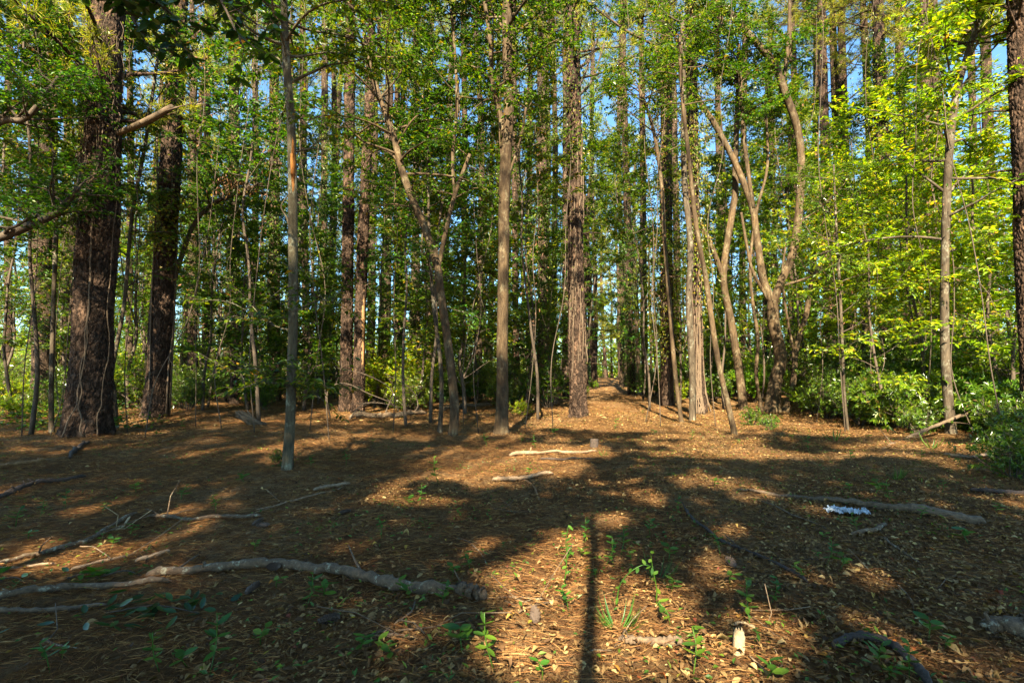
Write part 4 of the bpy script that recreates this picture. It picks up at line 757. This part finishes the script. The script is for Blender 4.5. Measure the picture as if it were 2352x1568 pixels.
# tendrils of greenbrier in the front
for pts, lab in [([(1415, 1400), (1418, 1370), (1425, 1340), (1445, 1315), (1475, 1297), (1495, 1300)], 'arching green tendril in the front sun patch'), ([(1508, 1385), (1508, 1350), (1500, 1310), (1494, 1265)], 'upright green tendril right of the arching one'), ([(1295, 1345), (1300, 1310), (1302, 1275), (1300, 1240), (1306, 1205)], 'tall thin greenbrier shoot over the dark shadow'), ([(1345, 1285), (1375, 1280), (1405, 1292), (1425, 1310)], 'low reddish tendril creeping right from the seedlings'), ([(1400, 1230), (1420, 1240), (1440, 1260), (1455, 1275)], 'twisting tendril above the low reddish one')]:
    b = ground(*pts[0]); Y = b[1]; P = np.array([at(x, y, Y) for x, y in pts]); P[0] = b; P = smooth_path(P - b, 16); mb, ml = MB(), MB(); tube(mb, P, [.004, .002], 4)
    n = 7; ii = np.linspace(3, 15, n).astype(int); leaf11(ml, P[ii], rng.normal(0, 1, (n, 3)), np.array((0, -.3, 1.)) + rng.normal(0, .3, (n, 3)), rng.uniform(.025, .05, n), .022, .1, -.1)
    o = thing('tendril', b, lab, 'tendril', 'tendrils in front'); mb.build('stem', M['seedling'], o); ml.build('leaves', M['seedling'], o)
# fallen green leafy sprays at lower left
for px, py, s, n, lab in [(350, 1415, .55, 60, 'heap of fallen dark green leaves at lower left'), (20, 1345, .25, 8, 'pair of big green leaves at the left edge'), (190, 1335, .22, 9, 'green leaves lying over the smooth branch'), (280, 1330, .3, 14, 'yellow-green leafy twig lying left of the thick branch')]:
    b = ground(px, py); mb = MB(); P = np.stack((rng.normal(0, s * .4, n), rng.normal(0, s * .22, n), rng.uniform(.015, .09, n)), 1); a = rng.uniform(0, 6.28, n)
    leaf11(mb, P, np.stack((np.cos(a), np.sin(a), rng.normal(0, .25, n)), 1), np.array((0, 0, 1.)) + rng.normal(0, .35, (n, 3)), rng.uniform(.06, .11, n) * (1.5 if n < 10 else 1), .035, .15, -.1)
    o = thing('leafy_spray', b, lab, 'fallen leaves'); mb.build('leaves', M['dark_leaf' if n > 20 else 'seedling'], o)
    ms = MB(); tube(ms, smooth_path([(-s * .5, 0, .02), (0, .03, .05), (s * .5, .0, .02)], 8), [.006, .003], 5); ms.build('stem', M['twig'], o)
# ivy-like ground cover far left
mb = MB(); n = 5200; px_ = rng.uniform(-.98, -.70, n); yy = rng.uniform(12, 30, n); xx = px_ * yy + rng.normal(0, .4, n); m_ = np.sin(xx * 1.3) * np.sin(yy * .9 + 1) > -.35; xx, yy = xx[m_], yy[m_]; n = len(xx)
a = rng.uniform(0, 6.28, n); leaf4(mb, np.stack((xx, yy, gz(xx, yy) + rng.uniform(.05, .35, n)), 1), np.stack((np.cos(a), np.sin(a), rng.normal(0, .3, n)), 1), np.array((0, 0, 1.)) + rng.normal(0, .4, (n, 3)), rng.uniform(.08, .14, n), .07)
tag(mb.build('ground_cover', M['leaf'], None, False), None, None, None, 'stuff')

# ------------------------------------------------------------------ FALLEN WOOD
def stick(name, pts, w0, w1, mat, label, cat='branch', lift=.6, seg=8, rough=.06, raised=None, twigs=0, flat=1.0, group='fallen branches on the forest floor'):
    """lies on the ground along the traced pixels; w0, w1 are widths in photo pixels at its ends"""
    G = np.array([ground(*p) for p in pts]); r0 = w0 / F * G[0][1] / 2; r1 = w1 / F * G[-1][1] / 2; b = G.mean(0)
    if raised is not None:
        for k, (Y, p) in enumerate(zip(raised, pts)):
            if Y: G[k] = at(p[0], p[1], Y)
    n = max(14, len(pts) * 7); P = smooth_path(G - b, n); rr = np.linspace(r0, r1, n); rr[0] *= .45; rr[1] *= .85; rr[-1] *= .4; rr[-2] *= .8
    if raised is None: P[:, 2] = gz(P[:, 0] + b[0], P[:, 1] + b[1]) - b[2] + rr * (2 * lift + .1) + .008
    mb = MB(); rr = rr * (1 + .10 * np.sin(np.arange(n) * .9 + rng.random() * 6) + rng.normal(0, .07, n)); tube(mb, P + rng.normal(0, .16, (n, 3)) * rr[:, None], rr, seg, rough * 1.4)
    for k in range(3 if r0 > .02 else 0):
        i0 = rng.integers(2, n - 2); d = unit(np.array((rng.normal(), rng.normal(), abs(rng.normal(0, .6)) + .2))); tube(mb, np.array((P[i0], P[i0] + d * rr[i0] * 1.5, P[i0] + d * rr[i0] * rng.uniform(1.8, 3.2))), [rr[i0] * .4, rr[i0] * .22], 6, .1)
    for k in range(twigs):
        i0 = rng.integers(2, n - 2); d = unit(np.array((rng.normal(), rng.normal(), abs(rng.normal(0, .5))))); ln = rng.uniform(.15, .5); tube(mb, np.array((P[i0], P[i0] + d * ln * .5 + rng.normal(0, .03, 3), P[i0] + d * ln)), [rr[i0] * .4, .003], 5, cap=False)
    o = mb.build(name, M[mat]); o.location = tuple(b); tag(o, label, cat, group); return o
B = 'fallen_branch'
stick(B, [(335, 1330), (400, 1325), (480, 1318), (560, 1311), (650, 1309), (740, 1321), (830, 1339), (920, 1362), (1022, 1374)], 17, 27, 'log', 'thick lichened fallen branch curving across the front', seg=14, rough=.07, twigs=3)
stick('log_chunk', [(1050, 1373), (1080, 1378), (1112, 1386)], 30, 26, 'weathered', 'short rotten log end lit beside the thick lichened branch', 'log', seg=12, rough=.1)
stick(B, [(-60, 1388), (0, 1382), (80, 1368), (180, 1357), (300, 1350), (395, 1341)], 20, 11, 'log', 'smooth grey branch below the thick branch at lower left', seg=10)
stick(B, [(-40, 1418), (60, 1412), (150, 1406), (250, 1393)], 14, 8, 'weathered', 'lowest broken stick at the lower left edge')
stick(B, [(-30, 1308), (60, 1285), (140, 1265), (210, 1243), (250, 1218), (315, 1192)], 11, 8, 'log', 'long thin grey branch rising to the right at left edge', twigs=3)
stick(B, [(-20, 1312), (60, 1308), (130, 1298)], 8, 6, 'straw_wood', 'short tan stick under the long thin grey branch')
stick(B, [(340, 1198), (400, 1194), (450, 1199), (520, 1193), (600, 1189)], 7, 10, 'log', 'thin grey branch lying level at centre left', twigs=3)
stick(B, [(160, 1315), (230, 1295), (290, 1282), (345, 1262)], 7, 4, 'straw_wood', 'thin tan stick slanting above the thick branch', twigs=2)
stick(B, [(310, 1295), (350, 1283), (390, 1270)], 9, 8, 'straw_wood', 'stubby reddish stick left above the thick branch')
stick(B, [(-20, 1083), (40, 1072), (105, 1060)], 11, 8, 'raw', 'split log with orange wood at the left edge', 'log', seg=10, rough=.12)
stick(B, [(-10, 1150), (50, 1128), (120, 1112), (195, 1098)], 12, 10, 'darkwood', 'rotten dark log below the split log at left edge', 'log', seg=10, rough=.12)
stick(B, [(160, 1052), (180, 1035), (205, 1020)], 12, 7, 'darkwood', 'dark broken stump piece below the biggest pine', 'log')
stick(B, [(372, 1018), (400, 1009)], 6, 2, 'raw', 'orange wood splinter right of the biggest pine', 'splinter', seg=5)
stick(B, [(720, 1130), (760, 1122), (805, 1113)], 8, 7, 'straw_wood', 'short tan stick right of the thin lichened tree')
stick(B, [(585, 1175), (650, 1160), (720, 1140), (790, 1118)], 4, 3, 'straw_wood', 'straight thin pole below the short tan stick')
stick('fallen_log', [(800, 966), (860, 962), (920, 957), (980, 951)], 12, 10, 'log', 'grey log lying right of the twin dark pines', 'log', seg=10)
stick('fallen_log', [(1010, 945), (1060, 938), (1130, 934)], 10, 8, 'weathered', 'tan log lying behind the crooked slender tree', 'log', seg=10)
stick('fallen_log', [(1170, 1050), (1230, 1045), (1300, 1043), (1372, 1038)], 9, 5, 'straw_wood', 'pale short log in the bright sun patch', 'log', seg=10, rough=.1)
stick(B, [(1240, 1056), (1300, 1058), (1365, 1056)], 5, 4, 'darkwood', 'dark stick just below the pale log')
stick('fallen_log', [(1130, 1106), (1170, 1106), (1220, 1100), (1270, 1091)], 9, 8, 'straw_wood', 'reddish log below the sun patch', 'log', seg=10)
stick(B, [(1202, 1105), (1222, 1118), (1232, 1135), (1238, 1152)], 5, 4, 'raw', 'twisted peeling stick crossing the reddish log')
stick('fallen_log', [(1690, 1128), (1760, 1137), (1830, 1146), (1900, 1153), (1980, 1163), (2070, 1176), (2160, 1190), (2262, 1206)], 5, 24, 'weathered', 'long weathered grey log at right', 'log', seg=14, rough=.12, lift=.35)
stick(B, [(1572, 1168), (1590, 1195), (1625, 1222), (1660, 1250), (1705, 1268), (1760, 1290), (1810, 1315), (1855, 1342)], 6, 9, 'darkwood', 'long dark curved branch right of centre', twigs=3)
stick(B, [(1740, 1150), (1800, 1175), (1860, 1200), (1900, 1218)], 4, 3, 'weathered', 'thin twig left of the white scrap')
stick(B, [(1915, 1495), (1945, 1478), (1990, 1474), (2040, 1488), (2075, 1515), (2105, 1545), (2140, 1590)], 16, 20, 'darkwood', 'dark bowed branch at lower right', seg=12, lift=.6)
stick(B, [(1955, 1232), (1990, 1226), (2015, 1222), (2036, 1208)], 9, 9, 'log', 'stubby grey stick below the weathered log')
stick(B, [(2030, 1238), (2055, 1260), (2085, 1280), (2115, 1298)], 6, 4, 'log', 'thin stick pointing down right from the stubby grey stick')
stick('fallen_log', [(1420, 1478), (1470, 1483), (1520, 1486), (1566, 1487)], 14, 18, 'weathered', 'brown rotten log in the front sun patch', 'log', seg=12, rough=.12)
stick(B, [(1680, 1440), (1710, 1440), (1735, 1450)], 8, 7, 'pale_wood', 'pale stick above the chunk of wood')
stick('fallen_log', [(2165, 1042), (2230, 1047), (2300, 1050), (2370, 1053)], 7, 6, 'straw_wood', 'sunlit tan log at the right edge', 'log')
stick('fallen_log', [(2230, 1130), (2290, 1136), (2370, 1142)], 9, 12, 'darkwood', 'dark log at the right edge under the bushes', 'log', seg=10)
stick('tree_root', [(2268, 1448), (2300, 1447), (2340, 1452), (2400, 1462)], 26, 60, 'log', 'grey knobbly root at the lower right edge', 'root', seg=16, rough=.1, lift=.1, group=None)
for pts, w, m_, lab in [([(850, 1462), (930, 1452), (1000, 1444), (1085, 1428)], 5, 'weathered', 'thin tan twig below the thick lichened branch'), ([(1190, 1412), (1230, 1395), (1290, 1381)], 5, 'log', 'grey twig in the front sun patch'), ([(1100, 1380), (1170, 1375), (1240, 1380), (1300, 1376)], 4, 'log', 'pale twig right of the log end'), ([(1050, 1238), (1080, 1250), (1105, 1275), (1120, 1305)], 3, 'log', 'hair-thin curved twig in the middle'), ([(1350, 1502), (1400, 1498), (1432, 1478)], 5, 'log', 'grey twig at the foot of the long shadow'), ([(830, 1475), (900, 1465), (960, 1472)], 8, 'weathered', 'flat peeled stick at the bottom middle'), ([(905, 1440), (945, 1410), (955, 1380)], 6, 'weathered', 'leaning twig propped near the thick branch'), ([(95, 1475), (130, 1488), (160, 1490)], 7, 'log', 'blunt grey stick at the bottom left'), ([(560, 1190), (610, 1172), (660, 1155)], 3, 'straw_wood', 'thin twig near the left sun patch'), ([(1700, 1400), (1740, 1430), (1790, 1470)], 4, 'straw_wood', 'thin twig behind the pale stick'), ([(1720, 1510), (1760, 1550), (1800, 1590)], 5, 'straw_wood', 'thin twig at the bottom right of centre'), ([(1130, 1170), (1180, 1178), (1230, 1178)], 3, 'weathered', 'short twig in the central shade'), ([(2060, 1345), (2090, 1375), (2100, 1405)], 3, 'log', 'hook-shaped twig at right'), ([(300, 1195), (280, 1215), (250, 1222)], 5, 'pale_wood', 'forked pale twig on the long thin branch')]:
    stick('fallen_twig', pts, w, w * .6, m_, lab, 'twig', seg=6, twigs=2)
stick(B, [(2025, 1032), (2075, 1008), (2130, 985), (2180, 965), (2232, 944), (2260, 930)], 7, 4, 'weathered', 'leaning dead branch propped up in the bushes at right', seg=10, raised=[None, 10.4, 10.7, 11.0, 11.4, 11.6], twigs=3)
# curved bare dead branches right of the twin pines
for pts, Y0, lab in [([(760, 945), (752, 900), (790, 880), (850, 905), (905, 930), (925, 968)], 15.5, 'arching bare branch between the twin pines and crooked tree'), ([(880, 975), (890, 935), (900, 895), (840, 860), (775, 845)], 15.8, 'bare curved branch crossing the arching one'), ([(940, 970), (960, 930), (940, 890), (880, 855)], 16.2, 'thin bare branch leaning left in the dead tangle'), ([(800, 970), (830, 930), (870, 925), (920, 935)], 15.2, 'low bare branch at the foot of the dead tangle')]:
    g = ground(*pts[0]); Q = np.array([at(x, y, Y0 + .15 * k) for k, (x, y) in enumerate(pts)]); gg = gz(Q[0][0], Q[0][1]); Q[0][2] = gg - .03; mb = MB(); tube(mb, smooth_path(Q - Q[0], 26), [.022, .016, .008], 7, .05)
    P = smooth_path(Q - Q[0], 26)
    for k in range(6): i0 = rng.integers(5, 25); d = unit(rng.normal(0, 1, 3)); tube(mb, np.array((P[i0], P[i0] + d * .25, P[i0] + d * .5 + rng.normal(0, .05, 3))), [.009, .004], 4, cap=False)
    o = mb.build('dead_branch', M['twig']); o.location = tuple(Q[0]); tag(o, lab, 'branch', 'dead bare branches behind')
# splintered stump piece at left
b = ground(575, 978); mb = MB()
for k in range(14):
    s = np.array((rng.uniform(-.05, .4), rng.uniform(-.08, .12), .02)); e = np.array((rng.uniform(-.42, -.15), rng.uniform(-.05, .15), rng.uniform(.22, .42))); tube(mb, np.array((s, (s + e) / 2 + rng.normal(0, .015, 3), e)), [.05, .045, .012], 6, .1)
o = mb.build('splintered_log', M['weathered']); o.location = tuple(b); tag(o, 'splintered grey stump piece leaning below the pale pine at left', 'log')
# chunk of pale cut wood with broken top
b = ground(1697, 1497); mb = MB(); P = np.array([(-.005, .0, -.01), (0, 0, .03), (.006, .006, .075), (.010, .010, .10)]); tube(mb, smooth_path(P, 10), [.028, .026, .026, .020], 12, .08)
for k in range(5): a = k * 1.3; s = np.array((.009 + .014 * math.cos(a), .009 + .014 * math.sin(a), .092)); tube(mb, np.array((s, s + np.array((0, 0, rng.uniform(.012, .03))))), [.008, .001], 5)
o = mb.build('wood_chunk', M['pale_wood']); o.location = tuple(b); tag(o, 'pale chunk of barkless wood standing in the lower right litter', 'wood chunk')
b = ground(1390, 1048); mb = MB(); tube(mb, smooth_path([(0, 0, -.02), (.005, 0, .07), (.01, .01, .15)], 6), [.085, .08, .07], 12, .08); o = mb.build('tree_stump', M['darkwood']); o.location = tuple(ground(1740 / 1.2755, 1310 / 1.2755)); tag(o, 'small dark stump at the end of the pale short log', 'stump')
# white scrap of crumpled plastic
b = ground(1945, 1187); mb = MB()
for k, (dx, dy, sx, sy) in enumerate([(-.12, .05, .05, .014), (-.05, .07, .07, .012), (.04, .045, .06, .014), (-.09, -.01, .035, .012), (.0, .01, .05, .016), (.09, .01, .05, .012), (.05, -.03, .04, .012), (.14, -.04, .05, .014), (-.03, -.035, .03, .01), (.18, -.01, .02, .01)]):
    nn = 9; gxx, gyy = np.meshgrid(np.linspace(-1, 1, nn), np.linspace(-1, 1, nn)); ang = rng.normal(0, .3); rad = 1 - .35 * rng.random((nn, nn)) * (np.maximum(abs(gxx), abs(gyy)) > .8)
    X_, Y_ = dx + sx * gxx * rad, dy * 2 + sy * 4 * gyy * rad; Z_ = .045 + .003 * k + .009 * rng.standard_normal((nn, nn)); ii, jj = np.meshgrid(np.arange(nn - 1), np.arange(nn - 1), indexing='ij')
    mb.add(np.stack((X_, Y_, Z_), -1), None, np.stack((ii * nn + jj, ii * nn + jj + 1, (ii + 1) * nn + jj + 1, (ii + 1) * nn + jj), -1))
o = mb.build('white_scrap', M['white'], None, False); o.location = tuple(b); o.scale = (.9, .9, 1.1); tag(o, 'crumpled white scrap of plastic beside the weathered log', 'litter')
# pine cones
mb = MB(); tube(mb, np.array([(0, 0, 0), (.02, 0, .035), (.03, 0, .07), (.035, 0, .1)]), [.012, .022, .018, .005], 7)
for k in range(60):
    t = k / 60; a = k * 2.4; c = np.array((.035 * t, 0, .1 * t)); rr = .024 * math.sin(math.pi * (.15 + .8 * t)) ; d = np.array((math.cos(a), math.sin(a), .35)); leaf4(mb, (c + d * rr * .3)[None], d[None], np.array([[0, 0, 1.]]), .026 * (.5 + math.sin(math.pi * t) * .6), .022, .1, -.1)
cone = mb.mesh('pine_cone', M['cone'], False)
for px, py, lab in [(795, 1185, 'a'), (625, 1212, 'a')] and [(778, 1186, 'pine cone near the right end of the thin grey level branch'), (618, 1212, 'pine cone below the thin grey level branch'), (615, 1310, 'pine cone resting on top of the thick lichened branch'), (565, 1372, 'pine cone just below the thick lichened branch'), (730, 1440, 'pine cone in the shaded litter at bottom left'), (1690, 1310, 'pine cone below the long dark curved branch'), (1230, 1440, 'weathered pine cone in the front sun patch'), (580, 1212, 'pine cone left of the cone below the level branch')]:
    o = bpy.data.objects.new('pine_cone', cone); col.objects.link(o); g = ground(px, py); o.location = (g[0], g[1], g[2] + .03); o.rotation_euler = (R(78), 0, rng.uniform(0, 6.28)); o.scale = (1.05,) * 3; tag(o, lab, 'pine cone', 'pine cones on the forest floor')

# ------------------------------------------------------------------ LITTER: dead leaves and pine straw, countless
def spread(n, y0, y1, p):
    y = (y0 ** p + (y1 ** p - y0 ** p) * rng.random(n)) ** (1 / p); x = rng.uniform(-1.1, 1.1, n) * (y + .6); return x, y
def patchy(x, y, s=1.0): return np.sin(.9 * s * x + 1.7 * np.sin(.5 * s * y)) * np.sin(.8 * s * y + 1.3 * np.sin(.7 * s * x + 1))
mb = MB(); x, y = spread(380000, 1.6, 18, 1.0); keep = rng.random(len(x)) < np.clip(.44 + .30 * patchy(x, y) + .34 * np.clip((x - .05 * y) / 3, -1, 1), .07, .85); x, y = x[keep], y[keep]
for q in (0, 1):
    m_ = (y < 7) if q == 0 else (y >= 7); xx, yy = x[m_], y[m_]; n = len(xx); a = rng.uniform(0, 6.28, n); L = np.clip(rng.lognormal(-3.62, .40, n), .012, .062) * (1 + np.clip(yy - 7, 0, 9) * .04); W = L * rng.uniform(.30, .62, n)
    P_ = np.stack((xx, yy, gz(xx, yy) + rng.uniform(.004, .026, n)), 1); D_ = np.stack((np.cos(a), np.sin(a), rng.normal(0, .2, n)), 1); N_ = np.array((0, 0, 1.)) + rng.normal(0, .32, (n, 3))
    if q == 0: leaf11(mb, P_, D_, N_, L, W, rng.normal(.2, .3, n), rng.normal(.05, .45, n))
    else: leaf4(mb, P_, D_, N_, L, W, .2, rng.normal(0, .2, (n, 1)))
tag(mb.build('leaf_litter', M['litter'], None, True), None, None, None, 'stuff')
mb = MB(); x, y = spread(330000, 1.6, 22, 1.0); keep = rng.random(len(x)) < np.clip(.62 - .32 * patchy(x, y) - .26 * np.clip((x - .05 * y) / 3, -1, 1), .22, 1); x, y = x[keep], y[keep]; n = len(x)
a = 1.2 * patchy(x, y, 2.5) + rng.normal(0, 1.0, n) + .3; L = rng.uniform(.06, .15, n); 
leaf4(mb, np.stack((x, y, gz(x, y) + rng.uniform(.012, .036, n)), 1), np.stack((np.cos(a), np.sin(a), rng.normal(0, .10, n)), 1), np.array((0, 0, 1.)) + rng.normal(0, .3, (n, 3)), L, np.clip(.0006 + .00042 * y, .0015, .008), 0, rng.normal(.0, .15), .5)
tag(mb.build('pine_straw', M['straw'], None, False), None, None, None, 'stuff')
mb = MB(); x, y = spread(16000, 14, 50, 1.2); n = len(x); a = rng.uniform(0, 6.28, n)
leaf4(mb, np.stack((x, y, gz(x, y) + .02), 1), np.stack((np.cos(a), np.sin(a), rng.normal(0, .2, n)), 1), np.array((0, 0, 1.)) + rng.normal(0, .4, (n, 3)), rng.uniform(.08, .2, n), rng.uniform(.03, .07, n))
tag(mb.build('distant_litter', M['litter'], None, False), None, None, None, 'stuff')
mb = MB(); x, y = spread(20000, 2.2, 22, 1.0); keep = (patchy(x + 7, y, 1.7) > .25) | (rng.random(len(x)) < .10) | ((y > 7) & (y < 10.5) & (x > 2) & (rng.random(len(x)) < .6)); x, y = x[keep], y[keep]; n = len(x); a = rng.uniform(0, 6.28, n)
leaf4(mb, np.stack((x, y, gz(x, y) + rng.uniform(.02, .06, n)), 1), np.stack((np.cos(a), np.sin(a), rng.uniform(0, .8, n)), 1), np.array((0, 0, 1.)) + rng.normal(0, .4, (n, 3)), rng.uniform(.02, .05, n), rng.uniform(.010, .022, n))
tag(mb.build('small_weeds', M['seedling'], None, False), None, None, None, 'stuff')

# ------------------------------------------------------------------ TREES BEHIND THE VIEWPOINT: unseen, crowns cut so their shade leaves the chosen sun patches
LIT = [(1110, 1066, 200, 27), (1270, 1040, 130, 14), (1000, 1042, 60, 10), (1640, 1042, 150, 8), (1900, 1050, 130, 6), (2080, 1022, 130, 6), (2250, 1030, 90, 5), (1400, 930, 50, 6), (1450, 958, 70, 6), (1420, 985, 90, 4), (1560, 1003, 100, 4), (1640, 1022, 120, 4),
       (1270, 1400, 110, 70), (1230, 1470, 130, 50), (1430, 1430, 110, 56), (1560, 1495, 100, 40), (1440, 1360, 60, 26), (1300, 1230, 60, 14), (1300, 1275, 85, 30), (1190, 1310, 70, 18), (200, 1290, 110, 20), (90, 1300, 80, 16), (560, 1165, 40, 8), (640, 1168, 50, 8), (420, 1175, 40, 8), (290, 1262, 60, 12), (760, 1018, 110, 7), (640, 1032, 60, 6), (880, 1010, 80, 5), (2250, 1520, 100, 28), (2110, 1475, 60, 14), (1760, 1440, 50, 20), (1710, 1500, 45, 34), (1390, 1190, 50, 9), (1650, 1100, 90, 6), (960, 1150, 90, 9), (850, 1108, 60, 7), (1060, 1183, 40, 6), (2290, 1255, 50, 12), (330, 1035, 60, 5), (480, 1012, 60, 5), (1110, 1250, 40, 8)]
LG = [(ground(px, py), ground(px, py + ry)[1], ground(px, py - ry)[1], rx / F) for px, py, rx, ry in [(a_, b_, c_ * 1.15, d_ * 1.4) for a_, b_, c_, d_ in LIT]]
FB = [(rng.normal(0, 1, 2), 6.28 / wl, rng.random() * 6.28) for wl in (.34, .42, .5, .6, .7, .85, 1.0, 1.3, 1.7, 2.4, 3.5)]
def blot(u, v):                                           # uneven clumps, roughly uniform in 0..1
    f = sum(np.sin((u * d[0] + v * d[1]) / np.linalg.norm(d) * k + ph) for d, k, ph in FB) / math.sqrt(len(FB) / 2)
    return .5 * (1 + np.tanh(f * .8))
def shade_keep(P):
    """how much of the canopy stands at P, from what its shadow meets beyond"""
    t = P[:, 2] / TS[2]; gx_ = P[:, 0] - TS[0] * t; gy_ = P[:, 1] - TS[1] * t
    bl = blot(gx_, gy_ * math.sin(SUN_EL))
    keep = np.where(bl < .81, .99, .03)
    wall = gy_ > np.interp(gx_, [-2, 2, 4, 6], [13.5, 13.0, 12.0, 11.0]); zz = (gy_ - 13.5) * math.tan(SUN_EL); xw = gx_ - (gy_ - 13.5) * math.tan(SUN_AZ)
    dens = np.interp(xw, [-14, -6, -2, 2, 5, 14], [.64, .58, .44, .38, .20, .12]) * np.interp(zz, [0, 3, 8, 12], [1.0, .95, .85, .75])
    keep = np.where(wall, np.where(bl < dens, .98, .02), keep)
    for g, y0, y1, rx in LG:
        yc, ry = (y0 + y1) / 2, abs(y1 - y0) / 2 + .08
        q = ((gx_ - g[0]) / (rx * g[1] + .05)) ** 2 + ((gy_ - yc) / ry) ** 2
        keep = np.where(q < 1.0 + .9 * (bl - .5), 0.0, keep)
    return keep
BT = [(-9, -3.5, 13, 'p'), (-4.5, -6, 14, 'b'), (-4.2, -10.5, 15, 'b'), (2.2, -7, 14, 'b'), (6, -4.5, 13, 'b'), (10, -8, 15, 'b'), (14, -3, 13, 'b'), (-13, -8, 15, 'b'), (-7, -10, 25, 'b'), (0, -15, 18, 'b'), (7, -10, 25, 'b'), (13, -14, 18, 'b'), (-16, -2, 13, 'b'), (-3, -19, 20, 'b'), (4, -20, 20, 'b')]
n = 18000; C = np.stack((rng.uniform(-20, 18, n), rng.uniform(-26, -1.5, n), rng.uniform(4.0, 19.5, n)), 1)
t = C[:, 2] / TS[2]; gyy = C[:, 1] - TS[1] * t; gxx = C[:, 0] - TS[0] * t
C = C[(gyy > 1.5) & (gyy < 24) & (np.abs(gxx) < 3.0 + np.minimum(gyy, 15) * 1.15)]
near_t = np.argmin((C[:, None, 0] - np.array([b[0] for b in BT])) ** 2 + (C[:, None, 1] - np.array([b[1] for b in BT])) ** 2, 1)
for q, (bx, by, H, kind) in enumerate(BT):
    bz = float(gz(bx, by)); b = np.array((bx, by, bz)); mbT, mbL = MB(), MB(); r = .09 + H * .007; P = trunk_path(H, .12, 30); tube(mbT, P[:22], [r * 1.4, r, r * .5, .03], 12, .03); cs = C[near_t == q] - b
    leafP = []
    for c in cs:
        k = 46; pts = c + rng.normal(0, 1, (k, 3)) * np.array((.5, .5, .3)); kp = rng.random(k) < shade_keep(pts + b); pts = pts[kp]
        if len(pts) < 16: continue
        i0 = int(np.clip((c[2] - np.hypot(c[0], c[1]) * .5) / H, .25, .72) * 29); tube(mbT, smooth_path([P[i0], (P[i0] + c) / 2 + rng.normal(0, .1, 3) + np.array((0, 0, .2)), c], 6), [.014, .004], 4, cap=False); leafP.append(pts)
    if leafP:
        pts = np.concatenate(leafP); m_ = len(pts); leaf4(mbL, pts, rand_unit(m_) + np.array((0, 0, -.3)), TS + rng.normal(0, .5, (m_, 3)), rng.uniform(.11, .19, m_), rng.uniform(.07, .12, m_))
    o = thing('shade_tree', b, 'broadleaf tree standing behind the viewpoint and shading the clearing', 'tree', 'trees behind the viewpoint')
    mbT.build('trunk', M['grey'], o)
    if leafP: mbL.build('crown', M['leaf'], o, False)
b = np.array((-.42, -2.6, 0.)); b[2] = gz(b[0], b[1]); o = thing('shade_sapling', b, 'sapling behind the viewpoint that throws the long thin shadow', 'tree'); mbT, mbL, acc = MB(), MB(), []
P = trunk_path(7.5, .05, 30); tube(mbT, P, [.07, .055, .05, .03], 10, .03); crown_on(mbT, acc, P, [.05, .02], .78, 10, .9, 7, 12, .09, .04); leaves_on(mbL, acc); mbT.build('trunk', M['grey'], o); mbL.build('crown', M['leaf'], o, False)

word_by_px()
